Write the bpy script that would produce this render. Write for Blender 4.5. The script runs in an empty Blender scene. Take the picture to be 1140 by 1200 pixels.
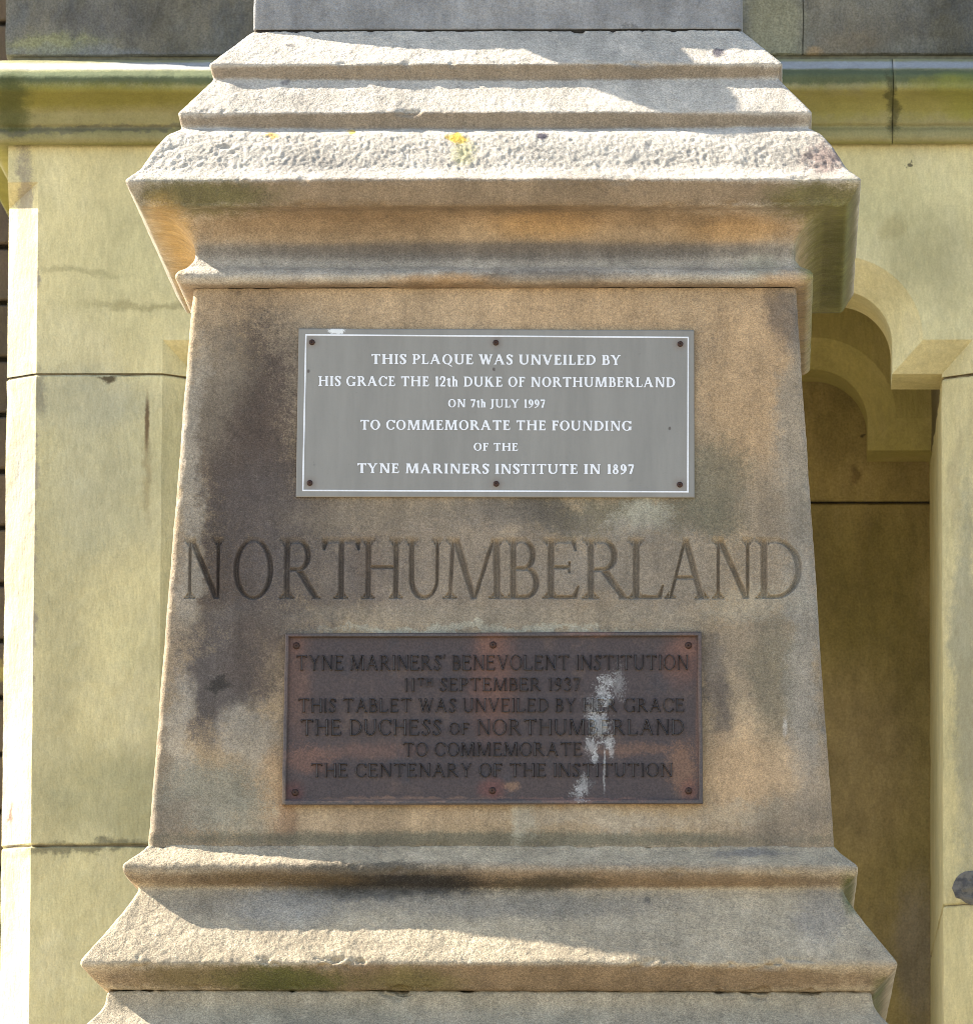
import bpy, math, random
import numpy as np
from mathutils import Vector, Matrix, Quaternion
R = math.radians
random.seed(4)
SC = bpy.context.scene
COL = SC.collection

# ------------------------------------------------------------------ camera
YAW, PITCH, ROLL = R(1.917), R(7.392), R(0.2565)
CX, CD, CZ, FPX = 0.3908, 12.396, 1.6, 9900.0
def cam_axes():
    cy, sy = math.cos(YAW), math.sin(YAW)
    f = np.array([-sy*math.cos(PITCH), cy*math.cos(PITCH), math.sin(PITCH)])
    r = np.array([cy, sy, 0.0]); u = np.cross(r, f)
    return f, r*math.cos(ROLL)+u*math.sin(ROLL), -r*math.sin(ROLL)+u*math.cos(ROLL)
FW, RT, UP = cam_axes()
cd = bpy.data.cameras.new('camera'); co = bpy.data.objects.new('camera', cd); COL.objects.link(co)
co.matrix_world = Matrix(((RT[0], UP[0], -FW[0], CX), (RT[1], UP[1], -FW[1], -CD), (RT[2], UP[2], -FW[2], CZ), (0, 0, 0, 1)))
cd.sensor_fit = 'HORIZONTAL'; cd.sensor_width = 36.0; cd.lens = 36.0*FPX/1140.0
cd.clip_start = 0.5; cd.clip_end = 2000.0
cd.dof.use_dof = True; cd.dof.focus_distance = 12.1; cd.dof.aperture_fstop = 28.0
SC.camera = co

# ------------------------------------------------------------------ light
SUN_AZ = R(279.0); SUN_EL = R(37.5)
sdir = Vector((math.sin(SUN_AZ)*math.cos(SUN_EL), math.cos(SUN_AZ)*math.cos(SUN_EL), math.sin(SUN_EL)))
w = bpy.data.worlds.new('World'); SC.world = w; w.use_nodes = True
nt = w.node_tree; bg = nt.nodes['Background']
sky = nt.nodes.new('ShaderNodeTexSky'); sky.sky_type = 'NISHITA'; sky.sun_disc = False
sky.sun_elevation = SUN_EL; sky.sun_rotation = SUN_AZ
nt.links.new(sky.outputs[0], bg.inputs[0]); bg.inputs[1].default_value = 0.11
sl = bpy.data.lights.new('sun', 'SUN'); sl.energy = 5.0; sl.angle = R(0.5); sl.color = (1.0, 0.94, 0.85)
so = bpy.data.objects.new('sun', sl); COL.objects.link(so)
so.rotation_mode = 'QUATERNION'; so.rotation_quaternion = sdir.to_track_quat('Z', 'Y')
SC.view_settings.view_transform = 'Standard'; SC.view_settings.look = 'None'
SC.view_settings.exposure = 1.75; SC.view_settings.gamma = 1.0
SC.view_settings.use_curve_mapping = False
SC.render.engine = 'CYCLES'
SC.cycles.filter_width = 0.75
SC.cycles.max_bounces = 8; SC.cycles.diffuse_bounces = 5

# ------------------------------------------------------------------ helpers
def pray(px, py):
    d = FW + RT*(px-570.0)/FPX - UP*(py-600.0)/FPX
    return np.array([CX, -CD, CZ]), d
def onY(px, py, Y):                      # where a sight line meets the upright plane y = Y
    o, d = pray(px, py); t = (Y-o[1])/d[1]; return o+t*d
DE0, DZ0, DE1, DZ1 = 0.4858, 2.6697, 0.4323, 3.4766      # die: half width / height at foot and head
DT = np.array([0.0, DE0-DE1, DZ1-DZ0]); DLEN = np.linalg.norm(DT); DT = DT/DLEN
DN = np.array([0.0, -DT[2], DT[1]])                       # outward normal of the battered face
def onDie(px, py, off=0.0):
    o, d = pray(px, py); p0 = np.array([0, -DE0, DZ0])+DN*off
    t = ((p0-o)@DN)/(d@DN); return o+t*d

def tag(o, label=None, cat=None, group=None, kind=None):
    for k, v in (('label', label), ('category', cat), ('group', group), ('kind', kind)):
        if v: o[k] = v
    return o
def empty(name, loc=(0, 0, 0)):
    o = bpy.data.objects.new(name, None); COL.objects.link(o); o.location = loc; o.empty_display_size = 0.1
    return o
def link(name, me, mat, parent=None):
    o = bpy.data.objects.new(name, me); COL.objects.link(o)
    if mat: me.materials.append(mat)
    if parent:
        o.parent = parent
        o.matrix_parent_inverse = Matrix.Translation(-parent.location)
    return o
def mesh_np(name, V, Q, mat, parent=None, smooth=True):
    me = bpy.data.meshes.new(name); V = np.asarray(V, dtype=np.float32); Q = np.asarray(Q, dtype=np.int32)
    me.vertices.add(len(V)); me.vertices.foreach_set('co', V.ravel())
    n = len(Q); k = Q.shape[1]
    me.loops.add(n*k); me.loops.foreach_set('vertex_index', Q.ravel())
    me.polygons.add(n); me.polygons.foreach_set('loop_start', np.arange(0, n*k, k, dtype=np.int32))
    try: me.polygons.foreach_set('loop_total', np.full(n, k, dtype=np.int32))
    except Exception: pass
    if smooth: me.polygons.foreach_set('use_smooth', np.ones(n, dtype=bool))
    me.update(calc_edges=True); me.validate()
    return link(name, me, mat, parent)
def mesh_py(name, V, F, mat, parent=None, smooth=False):
    me = bpy.data.meshes.new(name); me.from_pydata([tuple(map(float, v)) for v in V], [], F); me.update()
    if smooth: me.polygons.foreach_set('use_smooth', [True]*len(F))
    return link(name, me, mat, parent)

# numpy gradient noise
_rs = np.random.RandomState(7); _perm = _rs.permutation(256); _perm = np.concatenate([_perm, _perm, _perm])
_g = _rs.normal(size=(256, 3)); _g /= np.linalg.norm(_g, axis=1)[:, None]
def noise(P, scale, seed=0):
    P = P*scale+seed*17.31; I = np.floor(P).astype(int); f = P-I; I &= 255
    u = f*f*f*(f*(f*6-15)+10); out = 0
    for a in (0, 1):
        for b in (0, 1):
            for c in (0, 1):
                h = _perm[_perm[_perm[(I[:, 0]+a) & 255]+((I[:, 1]+b) & 255)]+((I[:, 2]+c) & 255)]
                g = _g[h & 255]
                dot = g[:, 0]*(f[:, 0]-a)+g[:, 1]*(f[:, 1]-b)+g[:, 2]*(f[:, 2]-c)
                out = out+dot*(u[:, 0] if a else 1-u[:, 0])*(u[:, 1] if b else 1-u[:, 1])*(u[:, 2] if c else 1-u[:, 2])
    return out*1.5
def fbm(P, scale, oct=3, seed=0):
    o = 0; a = 1.0
    for i in range(oct): o = o+a*noise(P, scale*2**i, seed+i); a *= 0.5
    return o

# ------------------------------------------------------------------ materials
def srgb(c):
    return tuple((x/12.92 if x <= 0.04045 else ((x+0.055)/1.055)**2.4) for x in c)
def S(r, g, b):                             # 0-255 display values -> linear
    return srgb((r/255.0, g/255.0, b/255.0))
_blobgroup = None
def blob_group():
    global _blobgroup
    if _blobgroup: return _blobgroup
    g = bpy.data.node_groups.new('blob_mask', 'ShaderNodeTree')
    g.interface.new_socket('Pos', in_out='INPUT', socket_type='NodeSocketVector')
    g.interface.new_socket('Centre', in_out='INPUT', socket_type='NodeSocketVector')
    g.interface.new_socket('InvR', in_out='INPUT', socket_type='NodeSocketVector')
    g.interface.new_socket('Soft', in_out='INPUT', socket_type='NodeSocketFloat')
    g.interface.new_socket('Grain', in_out='INPUT', socket_type='NodeSocketFloat')
    g.interface.new_socket('Amount', in_out='INPUT', socket_type='NodeSocketFloat')
    g.interface.new_socket('Fac', in_out='OUTPUT', socket_type='NodeSocketFloat')
    N = g.nodes; L = g.links
    i = N.new('NodeGroupInput'); o = N.new('NodeGroupOutput')
    s = N.new('ShaderNodeVectorMath'); s.operation = 'SUBTRACT'; L.new(i.outputs['Pos'], s.inputs[0]); L.new(i.outputs['Centre'], s.inputs[1])
    m = N.new('ShaderNodeVectorMath'); m.operation = 'MULTIPLY'; L.new(s.outputs[0], m.inputs[0]); L.new(i.outputs['InvR'], m.inputs[1])
    l = N.new('ShaderNodeVectorMath'); l.operation = 'LENGTH'; L.new(m.outputs[0], l.inputs[0])
    ga = N.new('ShaderNodeMath'); ga.operation = 'ADD'; L.new(l.outputs['Value'], ga.inputs[0]); L.new(i.outputs['Grain'], ga.inputs[1])
    a = N.new('ShaderNodeMath'); a.operation = 'ADD'; a.inputs[0].default_value = 1.0; L.new(i.outputs['Soft'], a.inputs[1])
    b = N.new('ShaderNodeMath'); b.operation = 'SUBTRACT'; b.inputs[0].default_value = 1.0; L.new(i.outputs['Soft'], b.inputs[1])
    r = N.new('ShaderNodeMapRange'); r.interpolation_type = 'SMOOTHSTEP'
    L.new(ga.outputs[0], r.inputs['Value']); L.new(b.outputs[0], r.inputs['From Min']); L.new(a.outputs[0], r.inputs['From Max'])
    r.inputs['To Min'].default_value = 1.0; r.inputs['To Max'].default_value = 0.0
    p = N.new('ShaderNodeMath'); p.operation = 'MULTIPLY'; L.new(r.outputs[0], p.inputs[0]); L.new(i.outputs['Amount'], p.inputs[1])
    L.new(p.outputs[0], o.inputs[0]); _blobgroup = g
    return g

class Mat:
    def __init__(s, name, rough=0.9, metallic=0.0, spec=0.3):
        s.m = bpy.data.materials.new(name); s.m.use_nodes = True; s.nt = s.m.node_tree
        s.N = s.nt.nodes; s.L = s.nt.links; s.b = s.N['Principled BSDF']
        s.b.inputs['Roughness'].default_value = rough; s.b.inputs['Metallic'].default_value = metallic
        s.b.inputs['Specular IOR Level'].default_value = spec
        s.pos = s.N.new('ShaderNodeNewGeometry').outputs['Position']
        s.col = None; s.h = None
    def tex(s, scale, detail=3.0, rough=0.55, vec=None, stretch=None, kind='noise'):
        v = vec or s.pos
        if stretch:
            mp = s.N.new('ShaderNodeMapping'); mp.inputs['Scale'].default_value = stretch[:3]
            if len(stretch) > 3: mp.inputs['Rotation'].default_value = (0, stretch[3], 0)
            s.L.new(v, mp.inputs['Vector']); v = mp.outputs[0]
        if kind == 'noise':
            n = s.N.new('ShaderNodeTexNoise'); n.inputs['Scale'].default_value = scale
            n.inputs['Detail'].default_value = detail; n.inputs['Roughness'].default_value = rough
            s.L.new(v, n.inputs['Vector']); return n.outputs['Fac']
        n = s.N.new('ShaderNodeTexVoronoi'); n.inputs['Scale'].default_value = scale
        s.L.new(v, n.inputs['Vector']); return n.outputs['Distance']
    def ramp(s, f, lo, hi, a=0.0, b=1.0):
        r = s.N.new('ShaderNodeMapRange'); r.interpolation_type = 'SMOOTHSTEP'
        s.L.new(f, r.inputs['Value']); r.inputs['From Min'].default_value = lo; r.inputs['From Max'].default_value = hi
        r.inputs['To Min'].default_value = a; r.inputs['To Max'].default_value = b; return r.outputs[0]
    def math(s, op, a, b=None):
        n = s.N.new('ShaderNodeMath'); n.operation = op
        for i, v in enumerate((a, b)):
            if v is None: continue
            if isinstance(v, (int, float)): n.inputs[i].default_value = v
            else: s.L.new(v, n.inputs[i])
        return n.outputs[0]
    def mix(s, fac, c, mode='MIX'):
        n = s.N.new('ShaderNodeMix'); n.data_type = 'RGBA'; n.blend_type = mode
        if isinstance(fac, (int, float)): n.inputs[0].default_value = fac
        else: s.L.new(fac, n.inputs[0])
        if isinstance(s.col, tuple): n.inputs[6].default_value = (*s.col, 1)
        else: s.L.new(s.col, n.inputs[6])
        if isinstance(c, tuple): n.inputs[7].default_value = (*c, 1)
        else: s.L.new(c, n.inputs[7])
        s.col = n.outputs[2]
    def warp(s, a1=0.05, s1=9.0, a2=0.018, s2=55.0):
        v = s.pos
        for a, sc in ((a1, s1), (a2, s2)):
            n = s.N.new('ShaderNodeTexNoise'); n.inputs['Scale'].default_value = sc; n.inputs['Detail'].default_value = 5; n.inputs['Roughness'].default_value = .68
            s.L.new(s.pos, n.inputs['Vector'])
            q = s.N.new('ShaderNodeVectorMath'); q.operation = 'SUBTRACT'; q.inputs[1].default_value = (.5, .5, .5); s.L.new(n.outputs['Color'], q.inputs[0])
            k = s.N.new('ShaderNodeVectorMath'); k.operation = 'SCALE'; k.inputs['Scale'].default_value = a*2; s.L.new(q.outputs[0], k.inputs[0])
            d = s.N.new('ShaderNodeVectorMath'); d.operation = 'ADD'; s.L.new(v, d.inputs[0]); s.L.new(k.outputs[0], d.inputs[1]); v = d.outputs[0]
        s.wp = v
        if not hasattr(s, 'wl'):
            keep = s.wp; s.wl = None; s.warp(0.0025, 12.0, 0.0025, 90.0); s.wl = s.wp; s.wp = keep
            return
        g = s.math('ADD', s.math('MULTIPLY', s.tex(70.0, 6.0, 0.8), 1.3), s.math('MULTIPLY', s.tex(430.0, 2.0, 0.8), 1.0))
        s.gr = s.math('SUBTRACT', g, 1.15)
    def blob(s, cx, cz, rx, rz, col, amt=1.0, soft=0.4, grain=0.0, mode='MIX'):
        n = s.N.new('ShaderNodeGroup'); n.node_tree = blob_group()
        s.L.new(s.wl if (rx > .30 or rx < .004) else s.wp, n.inputs['Pos']); n.inputs['Centre'].default_value = (cx, 0, cz)
        n.inputs['InvR'].default_value = (1/rx, 0, 1/rz); n.inputs['Soft'].default_value = soft
        n.inputs['Amount'].default_value = amt
        if grain: s.L.new(s.math('MULTIPLY', s.gr, grain), n.inputs['Grain'])
        else: n.inputs['Grain'].default_value = 0
        s.mix(n.outputs[0], col, mode)
        return n.outputs[0]
    def bump(s, layers, strength=1.0, dist=0.001):
        h = None
        for t, k in layers:
            q = s.math('MULTIPLY', t, k); h = q if h is None else s.math('ADD', h, q)
        b = s.N.new('ShaderNodeBump'); b.inputs['Strength'].default_value = strength; b.inputs['Distance'].default_value = dist
        s.L.new(h, b.inputs['Height']); s.L.new(b.outputs[0], s.b.inputs['Normal'])
    def done(s):
        if isinstance(s.col, tuple): s.b.inputs['Base Color'].default_value = (*s.col, 1)
        else: s.L.new(s.col, s.b.inputs['Base Color'])
        return s.m

def sandstone(name, c1, c2, c3, blobs=(), grain=0.5, speck=0.22, rough=0.35, pit=0.0, plane='die', lichen=None, warp=(0.05, 9.0, 0.018, 55.0)):
    m = Mat(name, 0.93); m.warp(*warp)
    m.col = c1
    m.mix(m.ramp(m.tex(5.0, 4.0, 0.6), 0.38, 0.62), c2)
    m.mix(m.ramp(m.tex(14.0, 4.0, 0.65, vec=m.wp), 0.48, 0.68, 0, 0.75), c3)
    for bl in blobs:
        px, py, rx, ry, col = bl[:5]
        if plane == 'die': p = onDie(px, py)
        else: p = onY(px, py, plane(py) if callable(plane) else plane)
        k = (CD+p[1])/FPX
        m.blob(p[0], p[2], rx*k, ry*k, col, *bl[5:])
    m.mix(1.0, m.ramp(m.tex(26.0, 5.0, .7, stretch=(1, 1, .16)), .3, .7, .86, 1.12), 'MULTIPLY')
    m.mix(1.0, m.ramp(m.tex(11.0, 6.0, .75), .3, .7, .84, 1.14), 'MULTIPLY')
    if lichen:
        m.mix(m.ramp(m.tex(38.0, 5.0, 0.7), 0.60, 0.70, 0, 0.6), lichen)
    # grains of the stone: pale and dark sand grains about a millimetre across
    m.mix(1.0, m.ramp(m.tex(480.0, 2.0, 0.85), 0.32, 0.68, 1.0-speck*1.5, 1.0+speck*1.5), 'MULTIPLY')
    m.mix(1.0, m.ramp(m.tex(210.0, 3.0, 0.8), 0.35, 0.65, 1.0-speck*.6, 1.0+speck*.6), 'MULTIPLY')
    g1 = m.tex(520.0, 2.0, 0.8)
    m.mix(m.ramp(g1, 0.55, 0.72, 0, speck*.6), (0.62, 0.56, 0.46))
    g2 = m.tex(400.0, 2.0, 0.8, vec=m.wp)
    m.mix(m.ramp(g2, 0.54, 0.70, 0, speck*1.0), (0.03, 0.027, 0.024))
    g3 = m.tex(95.0, 4.0, 0.7)
    m.mix(m.ramp(g3, 0.35, 0.65, 0, 0.35), (0.5, 0.5, 0.5), 'OVERLAY')
    m.mix(m.ramp(g3, 0.52, 0.72, 0, 0.28), (0.09, 0.08, 0.07))
    lay = [(m.tex(300.0, 4.0, 0.75), grain*1.5), (m.tex(75.0, 4.0, 0.65), rough*1.6)]
    if pit: lay.append((m.ramp(m.tex(150.0, 2.0, kind='voronoi', vec=m.wp), 0.0, 0.45), pit))
    m.bump(lay, 0.85, 0.0012)
    return m.done()

TAN = (0.46, 0.325, 0.19); ORANGE = (0.47, 0.31, 0.165); GREY = (0.235, 0.19, 0.135); DARK = (0.095, 0.08, 0.072)
PURP = (0.080, 0.058, 0.046); PALE = (0.40, 0.35, 0.27); GGREY = (0.14, 0.128, 0.085); BLACK = (0.03, 0.026, 0.022)
GREEN = (0.075, 0.09, 0.018); YELLOW = (0.62, 0.40, 0.05); LICH = (0.42, 0.39, 0.29); BROWN = (0.19, 0.125, 0.07)

M_die = sandstone('die_sandstone', (0.36, 0.26, 0.15), (0.29, 0.222, 0.145), (0.39, 0.295, 0.18), [
    (580, 352, 420, 42, TAN, 0.95, 0.6, 0.5), (300, 352, 60, 22, BROWN, .35, .5),
    
    (880, 450, 62, 115, ORANGE, 0.75, 0.5, 0.5), (700, 365, 130, 25, ORANGE, .5, .5),
    (345, 430, 60, 70, GREY, 0.8, .6, .8), (290, 530, 68, 150, PURP, 0.95, .5, 1.1), (275, 680, 68, 62, PURP, .85, .5, .9),
    (250, 460, 36, 70, GREY, .7, .6, .8), (330, 600, 90, 60, DARK, .6, .6, .8),
    (224, 540, 14, 130, PALE, .55, .5, .5), (216, 690, 14, 40, PALE, .4, .5, .5),
    (700, 602, 160, 22, GGREY, 0.75, .5, 1.0), (600, 600, 70, 24, DARK, .6, .6, 1.0), (470, 603, 120, 20, GREY, .6, .6, 1.0),
    (840, 570, 46, 60, GGREY, 0.75, .5, 1.0), (920, 640, 46, 120, GREY, .7, .6, .7), (935, 500, 20, 180, (.26, .225, .17), .7, .5, .6),
    (920, 375, 22, 40, DARK, .6, .5, .7), (748, 606, 34, 20, LICH, .7, .5, 1.6), (735, 625, 60, 14, PALE, .4, .6, 1.6),
    (430, 660, 22, 40, BROWN, .5, .5, .4), (437, 665, 16, 20, ORANGE, .5, .6, .5), (560, 670, 200, 60, (.19, .16, .13), .55, .6, .8),
    (760, 665, 120, 50, (.20, .175, .14), .6, .5, .8), (375, 672, 100, 50, DARK, .7, .55, .9),
    (575, 722, 330, 12, (.26, .22, .16), .5, .6, .8), (560, 738, 190, 5, LICH, .6, .5, 1.6), (300, 735, 80, 30, DARK, .7, .5, .8),
    (262, 802, 58, 60, DARK, .95, .45, .9), (258, 803, 17, 10, BLACK, .85, .4, .6), (305, 770, 40, 50, PURP, .6, .5, .6),
    (213, 855, 16, 66, PALE, .55, .5, .5), (190, 900, 14, 80, GREY, .6, .5, .6), (295, 865, 32, 36, PALE, .6, .5, .5),
    (325, 905, 26, 60, DARK, .35, .6, .5), (318, 930, 26, 52, ORANGE, .75, .4, .5), (245, 935, 60, 38, (.20, .20, .155), .7, .5, 1.2),
    (205, 960, 50, 30, GREY, .7, .5, 1.0), (272, 965, 46, 20, LICH, .35, .5, 1.6), (455, 965, 130, 18, TAN, .6, .5, .5), (330, 965, 16, 24, (.22, .12, .07), .5, .5),
    (560, 984, 400, 9, GGREY, .8, .5, 1.3), (610, 960, 14, 30, LICH, .5, .5, 1.2), (700, 962, 120, 14, PALE, .4, .5, 1.0),
    (834, 805, 13, 70, DARK, .7, .6, 1.1), (880, 760, 60, 46, GREY, .6, .5, .9), (885, 905, 62, 60, TAN, .85, .5, .6), (862, 900, 40, 46, ORANGE, .5, .5, .5),
    (945, 780, 22, 150, (.26, .24, .20), .7, .5, .6), (925, 960, 50, 30, GREY, .7, .5, .9), (905, 800, 30, 70, GGREY, .5, .5, 1.0),
    (920, 852, 3, 9, (.5, .46, .4), .6, .5, 1.5), (880, 705, 60, 20, LICH, .25, .5, 1.5), (870, 950, 40, 12, LICH, .25, .5, 1.6),
    (350, 378, 0.1, 0.1, PALE, .5, .5, .5)], grain=0.7, speck=0.17, rough=0.3, pit=.10)
def CP(py):      # how far forward each band of the cornice stands
    return -float(np.interp(py, [36, 76, 93, 95, 131, 151, 154, 172, 196, 210, 242, 246, 260, 277, 298, 316, 323, 337], [.355, .413, .408, .408, .455, .45, .453, .484, .502, .525, .505, .46, .448, .436, .430, .45, .457, .44]))
def BP(py):
    return -float(np.interp(py, [995, 1010, 1025, 1040, 1060, 1091, 1130, 1163, 1200], [.488, .515, .518, .497, .511, .541, .575, .542, .563]))
M_cor = sandstone('cornice_sandstone', (0.49, 0.43, 0.34), (0.44, 0.385, 0.305), (0.53, 0.46, 0.365), [
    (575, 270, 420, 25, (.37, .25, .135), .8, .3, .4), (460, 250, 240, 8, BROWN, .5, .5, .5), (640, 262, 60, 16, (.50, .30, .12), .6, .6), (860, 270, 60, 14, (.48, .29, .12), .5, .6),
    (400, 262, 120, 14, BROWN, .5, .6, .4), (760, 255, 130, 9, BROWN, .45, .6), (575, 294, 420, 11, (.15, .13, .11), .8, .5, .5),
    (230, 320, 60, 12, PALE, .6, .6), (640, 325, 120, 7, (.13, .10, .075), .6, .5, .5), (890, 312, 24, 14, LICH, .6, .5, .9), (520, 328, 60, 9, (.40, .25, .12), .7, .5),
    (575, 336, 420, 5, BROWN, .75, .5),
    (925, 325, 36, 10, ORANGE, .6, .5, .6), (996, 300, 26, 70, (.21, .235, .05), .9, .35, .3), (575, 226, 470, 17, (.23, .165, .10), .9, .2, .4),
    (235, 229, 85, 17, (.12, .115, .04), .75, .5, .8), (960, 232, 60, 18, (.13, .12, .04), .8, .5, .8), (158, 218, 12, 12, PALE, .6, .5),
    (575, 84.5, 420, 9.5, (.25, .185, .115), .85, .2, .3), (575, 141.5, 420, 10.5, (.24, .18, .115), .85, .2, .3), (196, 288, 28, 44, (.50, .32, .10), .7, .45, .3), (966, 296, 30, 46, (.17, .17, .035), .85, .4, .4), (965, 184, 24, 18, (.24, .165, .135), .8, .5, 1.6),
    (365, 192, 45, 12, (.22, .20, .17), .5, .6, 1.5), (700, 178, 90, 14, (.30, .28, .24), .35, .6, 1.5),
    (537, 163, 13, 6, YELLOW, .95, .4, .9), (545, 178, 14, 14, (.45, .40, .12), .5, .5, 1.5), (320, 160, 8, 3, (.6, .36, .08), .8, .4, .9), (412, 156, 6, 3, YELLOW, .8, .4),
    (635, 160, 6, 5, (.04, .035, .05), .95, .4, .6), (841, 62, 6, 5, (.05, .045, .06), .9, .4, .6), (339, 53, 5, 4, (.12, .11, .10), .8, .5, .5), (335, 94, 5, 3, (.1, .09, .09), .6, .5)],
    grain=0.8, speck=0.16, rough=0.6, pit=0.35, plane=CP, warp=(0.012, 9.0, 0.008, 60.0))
M_cush = sandstone('weathered_sandstone', (0.43, 0.38, 0.31), (0.38, 0.34, 0.28), (0.47, 0.41, 0.33), [], grain=1.0, speck=0.2, rough=1.0, pit=0.5, plane=CP)
M_base = sandstone('base_sandstone', (0.43, 0.345, 0.225), (0.385, 0.31, 0.205), (0.47, 0.38, 0.255), [
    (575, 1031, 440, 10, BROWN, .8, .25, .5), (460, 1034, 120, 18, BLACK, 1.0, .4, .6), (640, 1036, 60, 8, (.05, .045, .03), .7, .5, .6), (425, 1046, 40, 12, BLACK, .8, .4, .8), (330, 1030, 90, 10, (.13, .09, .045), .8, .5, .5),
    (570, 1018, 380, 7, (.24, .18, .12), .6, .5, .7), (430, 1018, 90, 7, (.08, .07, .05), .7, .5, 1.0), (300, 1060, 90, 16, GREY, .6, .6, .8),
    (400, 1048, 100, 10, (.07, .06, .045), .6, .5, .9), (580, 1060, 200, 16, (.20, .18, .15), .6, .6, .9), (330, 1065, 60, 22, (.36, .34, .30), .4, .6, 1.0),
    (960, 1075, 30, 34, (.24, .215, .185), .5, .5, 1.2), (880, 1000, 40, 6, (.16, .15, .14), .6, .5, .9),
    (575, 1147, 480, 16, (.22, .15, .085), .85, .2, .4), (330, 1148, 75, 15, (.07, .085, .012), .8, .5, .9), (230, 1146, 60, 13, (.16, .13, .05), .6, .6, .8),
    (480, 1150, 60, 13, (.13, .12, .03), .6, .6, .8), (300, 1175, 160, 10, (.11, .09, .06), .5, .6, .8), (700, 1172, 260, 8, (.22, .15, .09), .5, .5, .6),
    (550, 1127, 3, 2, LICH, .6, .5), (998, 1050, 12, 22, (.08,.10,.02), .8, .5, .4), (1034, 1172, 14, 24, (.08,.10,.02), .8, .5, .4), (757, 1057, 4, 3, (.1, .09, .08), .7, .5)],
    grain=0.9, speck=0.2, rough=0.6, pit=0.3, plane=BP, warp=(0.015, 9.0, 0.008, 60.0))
M_blk = sandstone('bluish_grey_sandstone', (0.25, 0.245, 0.235), (0.30, 0.29, 0.275), (0.22, 0.215, 0.21), [
    (740, 28, 12, 4, BLACK, .4, .5)], grain=0.9, speck=0.1, rough=0.8, plane=-0.354)
M_low = sandstone('lower_base_sandstone', (0.40, 0.33, 0.225), (0.35, 0.295, 0.20), (0.43, 0.36, 0.25), [], grain=0.8, speck=0.2, rough=0.5)

WY = 1.4
CREAM = (0.68, 0.60, 0.32); CREAM2 = (0.62, 0.56, 0.30); CREAM3 = (0.70, 0.63, 0.37)
def wallstone(name, c1, c2, c3, blobs, speck=0.05, chisel=1.0, plane=WY):
    m = Mat(name, 0.92); m.warp(0.04, 6.0, 0.012, 50.0)
    m.col = c1
    m.mix(m.ramp(m.tex(3.5, 4.0, 0.6), 0.38, 0.62), c2)
    m.mix(m.ramp(m.tex(11.0, 5.0, 0.65, stretch=(1, 1, .45)), 0.45, 0.7, 0, 0.7), c3)
    for bl in blobs:
        px, py, rx, ry, col = bl[:5]; p = onY(px, py, plane); k = (CD+plane)/FPX
        m.blob(p[0], p[2], rx*k, ry*k, col, *bl[5:])
    m.mix(1.0, m.ramp(m.tex(9.0, 6.0, 0.75, stretch=(1, 1, .6, R(20))), 0.3, 0.7, 1-speck*2.5, 1+speck*2.5), 'MULTIPLY')
    m.mix(1.0, m.ramp(m.tex(300.0, 3.0, 0.8), 0.35, 0.65, 1-speck*1.6, 1+speck*1.6), 'MULTIPLY')
    ch = m.tex(130.0, 3.0, 0.6, stretch=(1.0, 1.0, 0.30, R(28)))
    m.mix(m.ramp(ch, 0.35, 0.65, 0, 0.12*chisel+.02), (0.16, 0.14, 0.07))
    m.mix(m.ramp(m.tex(330.0, 3.0, 0.75), 0.54, 0.72, 0, speck*3), (0.06, 0.055, 0.04))
    m.mix(m.ramp(m.tex(45.0, 5.0, 0.7), 0.58, 0.74, 0, 0.22), (0.20, 0.17, 0.09))
    m.bump([(ch, 1.6*chisel), (m.tex(240.0, 4.0, 0.7), 0.7), (m.tex(20.0, 4.0, 0.6), 2.5)], 0.8, 0.0016)
    return m.done()
GG = (0.46, 0.42, 0.24); BG = (0.46, 0.44, 0.30)
M_wall = wallstone('cream_ashlar', CREAM, CREAM2, CREAM3, [
    (180, 355, 70, 5, (.26, .22, .10), .5, .6, .4), (90, 320, 60, 4, (.28, .25, .13), .4, .6, .4), (100, 470, 70, 40, BG, .75, .5, .4), (70, 620, 50, 170, GG, .6, .5, .4), (120, 560, 60, 90, BG, .45, .6, .4),
    (20, 620, 19, 480, (.32, .28, .21), .85, .12, .3), (60, 900, 30, 120, GG, .6, .5, .4), (150, 940, 90, 60, (.30, .29, .16), .6, .5, .4), (100, 996, 90, 6, (.10, .095, .06), .7, .5, .8),
    (172, 495, 2.6, 32, (.10, .045, .02), .85, .5, .3), (170, 560, 5, 50, (.28, .20, .09), .45, .7), (132, 442, 8, 5, (.06, .04, .02), .9, .4, .4), (50, 455, 8, 26, (.16, .15, .12), .6, .5, .6), (22, 560, 9, 60, (.27, .27, .24), .6, .5, .6), (20, 900, 14, 100, (.50, .48, .42), .5, .5),
    (10, 950, 3, 12, (.2, .1, .06), .8, .5, .5), (570, 168, 700, 4, (.16, .15, .03), .7, .5, .6), (1060, 194, 3, 2, BLACK, .8, .4), (1085, 300, 60, 60, (.40, .36, .19), .5, .6, .3), (1050, 265, 14, 12, (.33, .27, .12), .4, .5, .5),
    (1132, 800, 14, 230, (.26, .27, .22), .6, .5, .9), (1118, 560, 6, 60, (.40, .34, .20), .4, .5)])
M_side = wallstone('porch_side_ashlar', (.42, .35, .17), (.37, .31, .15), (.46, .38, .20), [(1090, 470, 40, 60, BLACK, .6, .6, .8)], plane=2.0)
M_porch = wallstone('porch_back_ashlar', (.36, .28, .115), (.30, .24, .095), (.42, .33, .16), [(1020, 700, 60, 120, (.25, .20, .06), .6, .6, .4), (1000, 900, 60, 100, (.42, .32, .18), .5, .6), (1075, 1120, 26, 80, (.27, .23, .18), .7, .5, .6), (1014, 506, 3, 3, BLACK, .8), (1000, 560, 6, 12, (.08, .04, .02), .5, .5, .6)], speck=.1, plane=2.55)
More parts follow.
